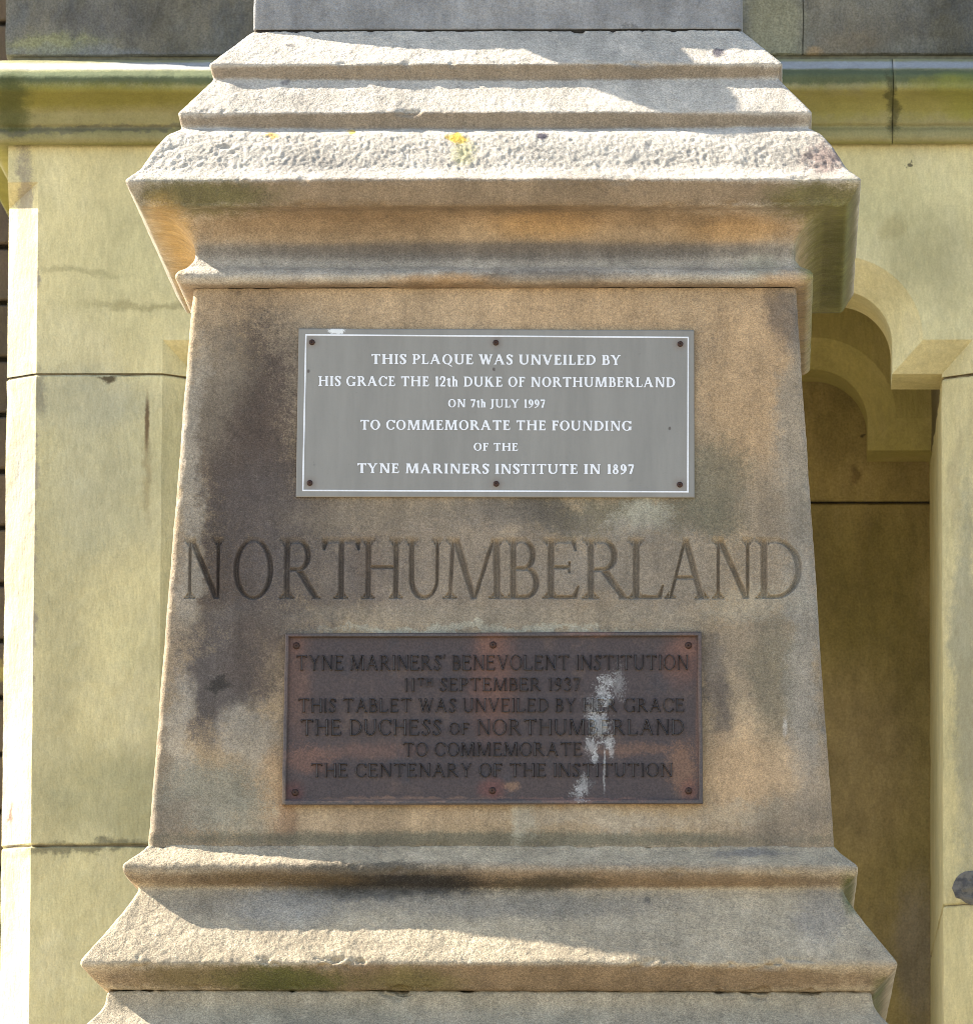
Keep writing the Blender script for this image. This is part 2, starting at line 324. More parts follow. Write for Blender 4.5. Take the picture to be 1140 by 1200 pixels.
M_arch2 = wallstone('inner_lintel_ashlar', (.48, .42, .16), (.43, .38, .14), (.52, .45, .20), [], plane=2.35)
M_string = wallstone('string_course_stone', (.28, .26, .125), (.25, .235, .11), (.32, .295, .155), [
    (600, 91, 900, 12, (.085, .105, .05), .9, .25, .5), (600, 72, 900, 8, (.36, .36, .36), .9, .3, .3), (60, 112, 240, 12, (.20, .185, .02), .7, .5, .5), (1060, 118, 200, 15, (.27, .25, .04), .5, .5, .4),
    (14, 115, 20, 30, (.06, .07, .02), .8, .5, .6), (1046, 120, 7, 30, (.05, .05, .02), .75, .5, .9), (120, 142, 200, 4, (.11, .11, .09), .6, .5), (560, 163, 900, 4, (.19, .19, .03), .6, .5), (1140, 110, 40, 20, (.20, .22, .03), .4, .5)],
    chisel=.5, plane=1.32)
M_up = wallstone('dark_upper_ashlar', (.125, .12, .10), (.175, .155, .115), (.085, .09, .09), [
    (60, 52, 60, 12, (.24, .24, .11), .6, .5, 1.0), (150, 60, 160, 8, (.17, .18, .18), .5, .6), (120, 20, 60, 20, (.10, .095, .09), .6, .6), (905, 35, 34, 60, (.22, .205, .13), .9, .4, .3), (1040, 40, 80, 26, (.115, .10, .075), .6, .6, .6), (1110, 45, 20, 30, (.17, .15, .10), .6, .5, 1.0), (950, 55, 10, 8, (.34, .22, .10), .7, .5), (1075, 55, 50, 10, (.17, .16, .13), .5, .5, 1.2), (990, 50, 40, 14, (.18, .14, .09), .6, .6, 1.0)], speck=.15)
M_rough = wallstone('brown_rubble_stone', (.115, .085, .06), (.09, .07, .055), (.15, .11, .075), [(0, 790, 8, 10, (.35, .28, .08), .8, .5)], plane=3.0)
def plain(name, col, rough=0.8, metallic=0.0, n=0.2, scale=80.0, col2=None):
    m = Mat(name, rough, metallic); m.col = col
    m.mix(m.ramp(m.tex(scale, 4.0, .6), .4, .65, 0, n), col2 or tuple(c*.5 for c in col)); return m
mm = plain('dark_mortar', (.045, .038, .03), .95, n=.5); mm.bump([(mm.tex(150, 4), 2.0)], 1, .002); M_mortar = mm.done()
mm = plain('joint_mortar', (.20, .155, .085), .95, n=.6); M_jm = mm.done()
mm = plain('pale_mortar', (.22, .20, .13), .95, n=.5); M_pmortar = mm.done()
mm = plain('paving_stone', (.31, .26, .185), .9, n=.5, scale=2.0, col2=(.26, .22, .16)); mm.bump([(mm.tex(60, 4), 1.0)], 1, .004); M_pave = mm.done()

# white-lettered grey plaque: slate-grey enamel
mm = Mat('grey_plaque_enamel', 0.5, 0.0, 0.35); mm.warp(.004, 12, .003, 90); mm.col = (.262, .246, .213)
mm.mix(mm.ramp(mm.tex(7, 4, .6), .35, .65, 0, .35), (.24, .228, .20)); mm.mix(mm.ramp(mm.tex(700, 2, .8), .55, .75, 0, .2), (.12, .12, .11))
mm.mix(mm.ramp(mm.tex(60, 5, .7), .66, .74, 0, .5), (.14, .13, .11))
for px, py in ((365.6, 401), (581, 401.5), (797, 403), (363, 566), (581.4, 567), (796.5, 568)):
    p = onDie(px, py); mm.blob(p[0], p[2], .008, .008, (.20, .13, .09), .4, .9, 0.4)
p = onDie(395, 388); mm.blob(p[0], p[2], .011, .0045, (.75, .75, .72), .95, .3, 1.2)
for a, b in ((579, 433), (361.5, 435.6), (785, 502.6)):
    p = onDie(a, b); mm.blob(p[0], p[2], .002, .0025, (.08, .06, .05), .8, .4)
mm.mix(1.0, mm.ramp(mm.tex(22.0, 5.0, .7, stretch=(1, 1, .12)), .3, .7, .90, 1.08), 'MULTIPLY')
mm.bump([(mm.tex(300, 3), .4), (mm.tex(25, 3), .6)], .5, .0008); M_plq = mm.done()
mm = plain('white_lettering_paint', (.80, .80, .80), .6, n=.25, scale=300, col2=(.55, .55, .55)); M_white = mm.done()
# bronze
def bronze(name, base, extra=True, rough=.5, amt=.85):
    mm = Mat(name, rough, 0.2, .45); mm.warp(.010, 14, .006, 90); mm.col = base
    mm.mix(mm.ramp(mm.tex(9, 4, .6), .42, .62, 0, .6*amt), (.060, .044, .042)); mm.mix(mm.ramp(mm.tex(22, 5, .7, vec=mm.wp), .52, .68, 0, .5*amt), (.135, .088, .062))
    mm.mix(mm.ramp(mm.tex(16, 5, .7), .56, .70, 0, .7*amt), (.05, .044, .046))
    if extra:
        for px, py, rx, ry, c, a, sft, g in (
            (578, 800, 26, 60, (.24, .10, .055), .7, .6, .6), (350, 800, 16, 60, (.22, .105, .06), .6, .6, .6), (800, 775, 22, 26, (.22, .09, .05), .7, .6, .5),
            (360, 890, 26, 14, (.26, .12, .07), .7, .6, 1.6), (425, 880, 60, 8, (.22, .11, .07), .6, .6, 1.6), (800, 900, 16, 26, (.34, .17, .08), .7, .6, 1.8), (740, 880, 50, 6, (.28, .14, .07), .6, .6, 2.0), (599, 924, 9, 6, (.36, .20, .10), .8, .6, 1.2),
            (578, 756, 14, 14, (.22, .10, .06), .8, .6, .5), (806, 757, 12, 14, (.22, .10, .06), .8, .6, .5), (347, 757, 10, 12, (.18, .08, .05), .7, .6, .5), (346, 929, 12, 12, (.12, .03, .02), .8, .6, .5), (577, 927, 14, 12, (.20, .06, .04), .8, .6, .5), (807, 927, 10, 12, (.20, .07, .04), .8, .6, .5),
            (470, 938, 100, 3, (.36, .20, .12), .7, .5, .8), (680, 938, 70, 3, (.36, .18, .12), .7, .5, .8), (690, 743, 30, 3, (.34, .16, .10), .7, .5, .5), (332, 935, 3, 20, (.34, .22, .10), .7, .5, .5), (818, 850, 3, 60, (.30, .15, .09), .5, .5, .5)):
            p = onDie(px, py); k = .001215; mm.blob(p[0], p[2], rx*k, ry*k, c, a*.6*amt, sft, g)
        W = (.50, .49, .46)
        for px, py, rx, ry, a, g in ((709, 797, 11, 7, .55, 4.0), (705, 812, 9, 14, .9, 3.6), (712, 822, 6, 8, .9, 3.0), (696, 828, 14, 10, .45, 4.0), (703, 848, 13, 16, .85, 3.4), (724, 802, 9, 14, .35, 4.5),
                (693, 875, 8, 10, .75, 3.6), (697, 888, 4, 8, .8, 3.0), (713, 868, 7, 7, .75, 3.6), (717, 880, 4, 9, .7, 3.0), (708, 900, 1.6, 26, .7, 2.0), (685, 922, 9, 12, .6, 4.0), (679, 933, 10, 6, .5, 4.0)):
            p = onDie(px, py); k = .001215; mm.blob(p[0], p[2], rx*k*.72, ry*k*.95, W, a*.62, .5, g)
    mm.mix(1.0, mm.ramp(mm.tex(330.0, 3.0, 0.8), 0.35, 0.65, .75, 1.25), 'MULTIPLY')
    mm.bump([(mm.tex(300, 3, .7), .6), (mm.tex(40, 3), 1.2)], .6, .0009)
    return mm.done()
M_brz = bronze('brown_bronze', (.068, .048, .042), rough=.58)
M_brzl = bronze('bronze_raised_faces', (.046, .038, .035), rough=.34, amt=.15)
M_brzf = bronze('bronze_frame_metal', (.085, .068, .06), rough=.45, amt=.6)
mm = plain('rusty_screw', (.045, .028, .022), .6, .3, n=.5, scale=400, col2=(.10, .04, .022)); M_screw = mm.done()

# ------------------------------------------------------------------ swept square courses
def dense(prof, step=0.0024, smooth=4):
    P = np.array(prof, float); out = [P[0]]
    for a, b in zip(P[:-1], P[1:]):
        n = max(1, int(round(np.linalg.norm(b-a)/step)))
        for i in range(1, n+1): out.append(a+(b-a)*i/n)
    Q = np.array(out)
    for _ in range(smooth):
        q = Q.copy(); q[1:-1] = (Q[:-2]+2*Q[1:-1]+Q[2:])/4; Q = q
    return Q
def sgrid(nf, ns, nb, nc):
    pass
def ring(name, prof, mat, parent, dx=0.0024, r=0.004, disp=None, step=0.0024, smooth=4, capped=True, chip=0.0):
    Q = dense(prof, step, smooth); nr = len(Q)
    em = Q[:, 0].max(); nf = max(8, int(2*em/dx)); ns = max(6, nf//2)
    T = np.gradient(Q, axis=0); T /= np.maximum(np.linalg.norm(T, axis=1), 1e-9)[:, None]
    # profile runs from the top down: outward normal
    Nn = np.stack([-T[:, 1], T[:, 0]], 1)
    # convexity
    turn = np.zeros(nr); turn[1:-1] = T[:-2, 0]*T[2:, 1]-T[:-2, 1]*T[2:, 0]
    cvx = np.clip(-turn, 0, None)
    for _ in range(2): cvx[1:-1] = (cvx[:-2]+cvx[1:-1]*2+cvx[2:])/4
    cvx = np.clip(cvx*6, 0, 1)
    # plan parameter list: (kind, value)
    cols = []   # (ux, uy, vx, vy, nx, ny): x = ux*(e-r)+vx*r
    for i in range(nf+1): s = -1+2*i/nf; cols.append((s, -1, 0, -1, 0, -1))
    for i in range(1, 4): a = R(-90+90*i/4); cols.append((1, -1, math.cos(a), math.sin(a), math.cos(a), math.sin(a)))
    for i in range(ns+1): s = -1+2*i/ns; cols.append((1, s, 1, 0, 1, 0))
    for i in range(1, 4): a = R(90*i/4); cols.append((1, 1, math.cos(a), math.sin(a), math.cos(a), math.sin(a)))
    for i in range(ns+1): s = 1-2*i/ns; cols.append((s, 1, 0, 1, 0, 1))
    for i in range(1, 4): a = R(90+90*i/4); cols.append((-1, 1, math.cos(a), math.sin(a), math.cos(a), math.sin(a)))
    for i in range(ns+1): s = 1-2*i/ns; cols.append((-1, s, -1, 0, -1, 0))
    for i in range(1, 4): a = R(180+90*i/4); cols.append((-1, -1, math.cos(a), math.sin(a), math.cos(a), math.sin(a)))
    C = np.array(cols); nc = len(C)
    E = Q[:, 0][:, None]; Z = np.repeat(Q[:, 1][:, None], nc, 1)
    X = C[None, :, 0]*(E-r)+C[None, :, 2]*r; Y = C[None, :, 1]*(E-r)+C[None, :, 3]*r
    P = np.stack([X, Y, Z], -1).reshape(-1, 3)
    NX = Nn[:, 0][:, None]*C[None, :, 4]; NY = Nn[:, 0][:, None]*C[None, :, 5]; NZ = np.repeat(Nn[:, 1][:, None], nc, 1)
    NV = np.stack([NX, NY, NZ], -1).reshape(-1, 3)
    d = fbm(P, 9.0, 3, 3)*0.0012 + fbm(P, 70.0, 3, 5)*0.0005
    if chip:
        cv = np.repeat(cvx[:, None], nc, 1).ravel()
        c = np.clip(fbm(P, 26.0, 4, 11)-0.12, 0, 1)*np.clip(.55+1.9*fbm(P, 4.5, 2, 14), 0.05, 2.2)
        d = d-cv*c*chip
        corner = (np.abs(np.abs(P[:, 0])-np.abs(P[:, 1])) < 0.012)
        d = d-corner*np.clip(fbm(P, 40.0, 3, 12), 0, 1)*chip*0.2
    sw_ = np.full(nc, .3); sw_[:nf+3] = 1; sw_[-2:] = 1; sw_ = np.tile(sw_, nr)
    if disp is not None: d = d*sw_+disp(P, NV)*sw_
    P = P+NV*d[:, None]
    I = np.arange(nr*nc).reshape(nr, nc); J = np.roll(I, -1, axis=1)
    F = np.stack([I[:-1], I[1:], J[1:], J[:-1]], -1).reshape(-1, 4)
    V = [P]; Fs = [F]
    if capped:
        c0 = len(P); V.append(np.array([[0, 0, Q[0, 1]], [0, 0, Q[-1, 1]]]))
        t = np.stack([np.full(nc, c0), I[0], J[0], J[0]], -1); b = np.stack([np.full(nc, c0+1), J[-1], I[-1], I[-1]], -1)
        me_v = np.concatenate(V)
        tri = [(c0, int(a), int(b2)) for a, b2 in zip(I[0], J[0])]+[(c0+1, int(b2), int(a)) for a, b2 in zip(I[-1], J[-1])]
    else: me_v = P; tri = []
    me = bpy.data.meshes.new(name)
    nq = len(F); nt_ = len(tri)
    me.vertices.add(len(me_v)); me.vertices.foreach_set('co', me_v.astype(np.float32).ravel())
    loops = np.concatenate([F.ravel(), np.array(tri, dtype=int).ravel() if tri else np.zeros(0, int)]).astype(np.int32)
    me.loops.add(len(loops)); me.loops.foreach_set('vertex_index', loops)
    me.polygons.add(nq+nt_)
    me.polygons.foreach_set('loop_start', np.concatenate([np.arange(0, nq*4, 4), nq*4+np.arange(0, nt_*3, 3)]).astype(np.int32))
    sm = np.ones(nq+nt_, bool); sm[nq:] = False
    me.polygons.foreach_set('use_smooth', sm)
    me.update(calc_edges=True)
    return link(name, me, mat, parent)

ped = empty('monument_pedestal', (0, 0, 0))
tag(ped, 'weathered sandstone pedestal with stepped mouldings and NORTHUMBERLAND carved on its battered face', 'pedestal')

# square block above the cornice
ring('top_block', [(0.30, 4.035), (0.335, 4.032), (0.3535, 4.008), (0.3535, 3.8690)], M_blk, ped, chip=0.006, smooth=3,
     disp=lambda P, N: fbm(P, 60.0, 4, 21)*0.0010)
ring('mortar_joint', [(0.351, 3.8735), (0.351, 3.864)], M_mortar, ped, dx=0.02, step=0.004, smooth=0)

# cornice stone: two weatherings, rough cushion, fascia, cove and bead
def cdisp(P, N):
    cush = np.clip((3.7050-P[:, 2])/0.012, 0, 1)*np.clip((P[:, 2]-3.624)/0.010, 0, 1)*np.clip((N[:, 2]-0.05)/0.2, 0, 1)
    up = np.clip(N[:, 2]/0.4, 0, 1)
    rough = (fbm(P, 170.0, 3, 31)+0.3*noise(P, 50.0, 33))*0.0013
    return cush*rough+up*(1-cush)*(fbm(P, 150.0, 3, 35)*0.0006+fbm(P, 20.0, 3, 36)*0.0008)
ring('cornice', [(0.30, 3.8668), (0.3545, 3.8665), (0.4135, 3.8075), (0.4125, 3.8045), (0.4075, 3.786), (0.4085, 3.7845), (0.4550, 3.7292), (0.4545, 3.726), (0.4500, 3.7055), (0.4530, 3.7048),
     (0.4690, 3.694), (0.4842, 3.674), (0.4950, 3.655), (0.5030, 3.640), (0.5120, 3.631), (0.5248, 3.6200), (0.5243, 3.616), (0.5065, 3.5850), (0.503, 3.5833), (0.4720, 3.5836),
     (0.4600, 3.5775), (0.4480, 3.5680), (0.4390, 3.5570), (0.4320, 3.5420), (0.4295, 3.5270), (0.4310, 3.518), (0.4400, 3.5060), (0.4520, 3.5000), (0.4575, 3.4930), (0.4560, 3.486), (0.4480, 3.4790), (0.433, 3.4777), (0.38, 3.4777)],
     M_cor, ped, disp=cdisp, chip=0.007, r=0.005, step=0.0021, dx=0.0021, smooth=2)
ring('mortar_joint', [(0.4285, 3.4785), (0.4285, 3.4745)], M_mortar, ped, dx=0.02, step=0.004, smooth=0)

# base stones
def bdisp(P, N):
    up = np.clip((N[:, 2]-0.1)/0.4, 0, 1)
    return up*(fbm(P, 150.0, 3, 45)*0.0008+fbm(P, 25.0, 3, 46)*0.0009)+fbm(P, 14.0, 3, 47)*0.0010
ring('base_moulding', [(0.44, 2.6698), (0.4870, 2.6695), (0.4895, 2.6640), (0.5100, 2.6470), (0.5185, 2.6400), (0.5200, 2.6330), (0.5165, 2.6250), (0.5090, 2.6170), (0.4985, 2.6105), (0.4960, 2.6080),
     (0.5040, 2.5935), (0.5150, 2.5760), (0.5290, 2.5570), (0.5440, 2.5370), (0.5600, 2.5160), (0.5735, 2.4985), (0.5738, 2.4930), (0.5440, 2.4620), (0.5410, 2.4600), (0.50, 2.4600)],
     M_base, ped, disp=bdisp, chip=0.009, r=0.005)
ring('lower_base_moulding', [(0.50, 2.4612), (0.5375, 2.4610), (0.5400, 2.4400), (0.5480, 2.4270), (0.5640, 2.4100), (0.5900, 2.3900), (0.6150, 2.3700), (0.6190, 2.3600), (0.6190, 2.3200), (0.5950, 2.3050), (0.55, 2.3050)],
     M_low, ped, disp=bdisp, chip=0.010, dx=0.004, step=0.004)
ring('plinth', [(0.50, 2.3030), (0.600, 2.3030), (0.605, 2.2980), (0.640, 1.2500), (0.60, 1.25)], M_low, ped, dx=0.02, step=0.02, smooth=0, chip=0)
ring('foot_course', [(0.60, 1.2480), (0.665, 1.2480), (0.720, 1.18), (0.720, 0.72), (0.66, 0.72)], M_low, ped, dx=0.02, step=0.02, smooth=0)
ring('bottom_step', [(0.66, 0.718), (0.90, 0.718), (0.905, 0.70), (0.905, 0.36), (0.80, 0.36)], M_low, ped, dx=0.03, step=0.02, smooth=0)
ring('bottom_step', [(0.80, 0.358), (1.10, 0.358), (1.105, 0.34), (1.105, 0.0), (1.0, 0.0)], M_low, ped, dx=0.03, step=0.02, smooth=0)

# ------------------------------------------------------------------ lettering
def poly(*pts):
    def f(X, Y):
        o = None; n = len(pts)
        a = sum(pts[i][0]*pts[(i+1) % n][1]-pts[(i+1) % n][0]*pts[i][1] for i in range(n)); s = 1 if a > 0 else -1
        for i in range(n):
            (x0, y0), (x1, y1) = pts[i], pts[(i+1) % n]; L = math.hypot(x1-x0, y1-y0) or 1
            d = ((X-x0)*(y1-y0)-(Y-y0)*(x1-x0))/L*s; o = d if o is None else np.maximum(o, d)
        return o
    return f
def box(x0, y0, x1, y1): return poly((x0, y0), (x1, y0), (x1, y1), (x0, y1))
def seg(x0, y0, x1, y1, w0, w1=None, hz=True):      # a leaning stroke with level ends; w is its width measured level
    w1 = w0 if w1 is None else w1
    if hz: return poly((x0-w0/2, y0), (x0+w0/2, y0), (x1+w1/2, y1), (x1-w1/2, y1))
    return poly((x0, y0-w0/2), (x1, y1-w1/2), (x1, y1+w1/2), (x0, y0+w0/2))
def ell(cx, cy, rx, ry):
    return lambda X, Y: (np.sqrt(((X-cx)/rx)**2+((Y-cy)/ry)**2)-1)*min(rx, ry)
def U(*fs): return lambda X, Y: np.minimum.reduce([f(X, Y) for f in fs])
def D(a, *fs): return lambda X, Y: np.maximum.reduce([a(X, Y)]+[-f(X, Y) for f in fs])
def I_(*fs): return lambda X, Y: np.maximum.reduce([f(X, Y) for f in fs])
def stroke(pts, ws):
    def f(X, Y):
        o = None
        for i in range(len(pts)-1):
            (x0, y0), (x1, y1) = pts[i], pts[i+1]; dx, dy = x1-x0, y1-y0; L2 = dx*dx+dy*dy or 1e-9
            t = np.clip(((X-x0)*dx+(Y-y0)*dy)/L2, 0, 1)
            d = np.hypot(X-x0-t*dx, Y-y0-t*dy)-(ws[i]*(1-t)+ws[i+1]*t)/2
            o = d if o is None else np.minimum(o, d)
        return o
    return f
def spline(pts, n=6):
    P = [pts[0]]+list(pts)+[pts[-1]]; out = []
    for i in range(1, len(P)-2):
        for k in range(n):
            t = k/n; q = []
            for a in range(len(P[0])):
                p0, p1, p2, p3 = P[i-1][a], P[i][a], P[i+1][a], P[i+2][a]
                q.append(.5*(2*p1+(p2-p0)*t+(2*p0-5*p1+4*p2-p3)*t*t+(3*p1-p0-3*p2+p3)*t**3))
            out.append(tuple(q))
    out.append(tuple(pts[-1])); return out
def sp(pts):
    s = spline(pts); return stroke([(a, b) for a, b, _ in s], [c for _, _, c in s])
class Font:
    def __init__(s, W, w, se, st, br): s.W, s.w, s.se, s.st, s.br = W, w, se, st, br; s.cache = {}
    def serif(s, x, y, up, wd, l=None, r=None):      # foot (up=1) or head (up=-1) serif at the end of a stroke of width wd
        l = s.se if l is None else l; r = s.se if r is None else r; t = s.st*up; b = s.br*up; fs = []
        fs.append(box(x-wd/2-l, min(y, y+t), x+wd/2+r, max(y, y+t)))
        if s.br:
            if l: fs.append(poly((x-wd/2-l*.75, y+t*.9), (x-wd/2+.01, y+t*.9), (x-wd/2+.01, y+b)))
            if r: fs.append(poly((x+wd/2+r*.75, y+t*.9), (x+wd/2-.01, y+t*.9), (x+wd/2-.01, y+b)))
        return U(*fs)
    def stem(s, x, wd, y0=0.0, y1=1.0, b=True, t=True):
        f = [box(x-wd/2, y0, x+wd/2, y1)]
        if b: f.append(s.serif(x, y0, 1, wd))
        if t: f.append(s.serif(x, y1, -1, wd))
        return U(*f)
    def bowl(s, x0, y0, y1, xr):
        h = (y1-y0)/2; cy = y0+h; rx = min(h*1.0, (xr-x0)*.72); cx = xr-rx; W, w = s.W, s.w
        out = U(box(x0, y0, cx, y1), ell(cx, cy, rx, h)); inn = U(box(x0-.2, y0+w, cx, y1-w), ell(cx, cy, max(rx-W, .02), h-w))
        return I_(D(out, inn), lambda X, Y: x0-X)
    def ring(s, cx, rx, W=None): W = W or s.W; return D(ell(cx, .5, rx, .515), ell(cx, .5, rx-W, .515-s.w*.85))
    def get(s, ch):
        if ch not in s.cache: s.cache[ch] = s.make(ch)
        return s.cache[ch]
    def make(s, c):
        W, w, e, st = s.W, s.w, s.se, s.st; x = e+W/2; tk = .13
        if c == 'I': return U(s.stem(x, W)), 2*e+W
        if c == 'H': x2 = x+.60; return U(s.stem(x, W), s.stem(x2, W), box(x, .5, x2, .5+w)), x2+x
        if c == 'T': return U(s.stem(.40, W, t=False), box(.03, 1-w, .77, 1), poly((.0, 1), (.03, 1-w-tk*.9), (.05+w*.4, 1-w-tk*.9), (.09+w, 1-w*.5)), poly((.80, 1), (.77, 1-w-tk*.9), (.75-w*.4, 1-w-tk*.9), (.71-w, 1-w*.5))), .80
        if c == 'L': return U(s.stem(x, W), box(x, 0, .58, w), poly((.60, 0), (.64, tk+w+.04), (.64-w*.5, tk+w+.04), (.50, w*.5))), .64
        if c in 'EF':
            f = [s.stem(x, W), box(x, 1-w, .57, 1), poly((.60, 1), (.60, 1-w-tk), (.60-w*.5, 1-w-tk), (.48, 1-w*.5)), box(x, .5, .48, .5+w), box(.48-w*.5, .5-tk*.5, .48+w*.2, .5+w+tk*.5)]
            if c == 'E': f += [box(x, 0, .60, w), poly((.61, 0), (.65, tk+w+.03), (.65-w*.5, tk+w+.03), (.50, w*.5))]
            return U(*f), (.65 if c == 'E' else .60)
        if c == 'P': return U(s.stem(x, W), s.bowl(x, .44, 1, x+.50)), x+.50
        if c == 'R': return U(s.stem(x, W), s.bowl(x, .46, 1, x+.48), poly((x+.16, .48), (x+.16+W*1.15, .50), (x+.60+w, .0), (x+.60-W*.55, .0)), box(x+.50, 0, x+.68, st)), x+.68
        if c == 'B': return U(s.stem(x, W), s.bowl(x, .48, 1, x+.44), s.bowl(x, 0, .48+w, x+.51)), x+.51
        if c == 'D': return U(s.stem(x, W), s.bowl(x, 0, 1, x+.66)), x+.66
        if c == 'O': return s.ring(.43, .43), .86
        if c == 'Q': return U(s.ring(.43, .43), poly((.40, .04), (.52, .06), (.92, -.22), (.74, -.22))), .90
        if c == 'C': return U(D(s.ring(.43, .43), box(.60, .27, 1.2, .73), box(.74, .2, 1.2, .8)), box(.70, .68, .70+w*1.0, .97), poly((.70, .30), (.76, .30), (.70, .14), (.62, .10))), .78
        if c == 'G': return U(D(s.ring(.43, .43), box(.58, .33, 1.2, .75), box(.76, .0, 1.2, .82)), box(.71, .70, .71+w, .97), box(.72-W/2, .04, .72+W/2, .42), box(.72-W/2-e, .42-st, .72+W/2+e, .42)), .72+W/2+e
        if c == 'S':
            k = W*1.08; return U(sp([(.46, .80, w), (.38, .93, w), (.25, .965, w*1.1), (.12, .88, W*.8), (.10, .74, k*.95), (.22, .60, k*1.05), (.36, .46, k*1.1), (.45, .30, k), (.42, .13, W*.85), (.28, .035, w*1.1), (.13, .06, w), (.05, .20, w)]), box(.45, .72, .45+w, .98), box(.02, .02, .02+w, .28)), .54
        if c == 'U':
            x2 = x+.56; tw = w*1.25; lo, hi = x-W/2, x2+tw/2; li, hi2 = x+W/2, x2-tw/2; return U(D(U(ell((lo+hi)/2, .34, (hi-lo)/2, .355), box(lo, .34, hi, 1)), ell((li+hi2)/2, .34, (hi2-li)/2, .355-w*1.1), box(li, .34, hi2, 1.3)), s.serif(x, 1, -1, W), s.serif(x2, 1, -1, tw)), x2+tw/2+e
        if c == 'J': return U(box(.22-W/2, .1, .22+W/2, 1), s.serif(.22, 1, -1, W), sp([(.22, .2, W), (.18, .0, W*.8), (.08, -.12, w), (.0, -.10, w*1.2)])), .22+W/2+e
        if c == 'N':
            x2 = x+.62; tw = w*1.15; return U(s.stem(x, tw), box(x2-tw/2, 0, x2+tw/2, 1), s.serif(x2, 1, -1, tw), poly((x-tw/2, 1), (x-tw/2+W*1.15, 1), (x2+tw/2, 0), (x2+tw/2-W*1.0, 0)), s.serif(x-.01, 1, -1, tw, e, 0)), x2+tw/2+e
        if c == 'M':
            x2 = x+.78; xm = x+.39; tw = w*1.15; return U(seg(x-.03, 0, x+.02, 1, tw), s.serif(x-.03, 0, 1, tw), seg(x2+.03, 0, x2, 1, W), s.serif(x2+.03, 0, 1, W), poly((x, 1), (x+W*1.1, 1), (xm+W*.4, 0), (xm-W*.4, 0)), poly((x2-W*.1, 1), (x2-W*.1-tw, 1), (xm-tw*.3, 0), (xm+tw*.7, 0)), s.serif(x+.02, 1, -1, tw, e, 0), s.serif(x2, 1, -1, W, 0, e)), x2+.03+W/2+e
        if c == 'A':
            a, b, m = .09, .75, .40; return U(seg(a, 0, m, 1, w*1.1), seg(b, 0, m+.01, 1, W*1.1), box(.2, .33, .62, .33+w), s.serif(a, 0, 1, w), s.serif(b, 0, 1, W)), b+W/2+e
        if c == 'V': a, b, m = .10, .72, .42; return U(seg(a, 1, m, 0, W*1.1), seg(b, 1, m, 0, w*1.1), s.serif(a, 1, -1, W), s.serif(b, 1, -1, w)), b+w/2+e
        if c == 'Y': a, b, m = .10, .70, .40; return U(seg(a, 1, m, .45, W*1.1), seg(b, 1, m, .45, w*1.1), box(m-W/2, 0, m+W/2, .5), s.serif(m, 0, 1, W), s.serif(a, 1, -1, W), s.serif(b, 1, -1, w)), b+w/2+e
        if c == 'W': return U(seg(.10, 1, .34, 0, W*1.05), seg(.56, 1, .34, 0, w*1.1), seg(.54, 1, .78, 0, W*1.05), seg(1.02, 1, .78, 0, w*1.1), s.serif(.10, 1, -1, W), s.serif(.54, 1, -1, W*.8, e*.8, e*.5), s.serif(1.02, 1, -1, w)), 1.02+w/2+e
        if c == 'K': return U(s.stem(x, W), seg(x, .38, x+.47, 1, w*1.3), poly((x+.10, .56), (x+.10+W*1.1, .66), (x+.56+W*.6, 0), (x+.56-W*.7, 0)), s.serif(x+.47, 1, -1, w), s.serif(x+.56, 0, 1, W)), x+.56+W/2+e
        if c == '1': return U(s.stem(.20, W, t=False), poly((.20-W/2, 1), (.20+W/2, 1), (.20-W/2, .86), (.06, .82), (.06, .86))), .36
        if c == '2': return U(sp([(.07, .74, W*.8), (.12, .92, w*1.2), (.26, .97, w*1.2), (.42, .88, W*.9), (.43, .68, W), (.32, .42, W*.8), (.18, .22, w*1.2), (.06, .07, w)]), box(.03, 0, .52, W*.8), box(.49, .0, .54, .22)), .54
        if c == '3': return U(sp([(.06, .80, w), (.14, .94, w*1.2), (.26, .97, w*1.2), (.40, .88, W*.9), (.39, .68, W*.9), (.24, .56, w)]), sp([(.22, .56, w), (.40, .48, W*.9), (.46, .28, W), (.38, .08, W*.8), (.22, .03, w*1.2), (.06, .10, W*.9)])), .52
        if c == '7': return U(box(.05, 1-W*.85, .50, 1), box(.04, .78, .04+w, 1), seg(.22, 0, .48, .96, W*1.1, w*1.2)), .52
        if c == '8': return U(D(ell(.27, .76, .205, .245), ell(.27, .76, .205-W*.8, .245-w)), D(ell(.27, .275, .25, .29), ell(.27, .275, .25-W*.9, .29-w))), .54
        if c == '9': return U(D(ell(.28, .68, .25, .33), ell(.28, .68, .25-W*.95, .33-w)), sp([(.48, .68, W*.8), (.45, .40, W*.9), (.32, .14, W*.6), (.10, .02, w)])), .54
        if c == 't': return U(box(.10, .08, .10+W, .86), sp([(.10+W/2, .14, W), (.18+W/2, .035, w*1.3), (.34, .06, w)]), box(.0, .62, .33, .62+w*1.1)), .36
        if c == 'h': return U(box(.05, 0, .05+W, 1.02), box(.0, 0, .10+W, st), box(0, 1.02-st, .05+W/2, 1.02), sp([(.10, .50, w), (.26, .66, w*1.3), (.42, .58, W*.9), (.44, .40, W)]), box(.44-W/2, 0, .44+W/2, .42), box(.44-W/2-e*.6, 0, .44+W/2+e*.6, st)), .56
        if c == "'": return poly((.04, 1.04), (.04+W, 1.04), (.04+W*.3, .72), (.02, .72)), .16
        return None, .3
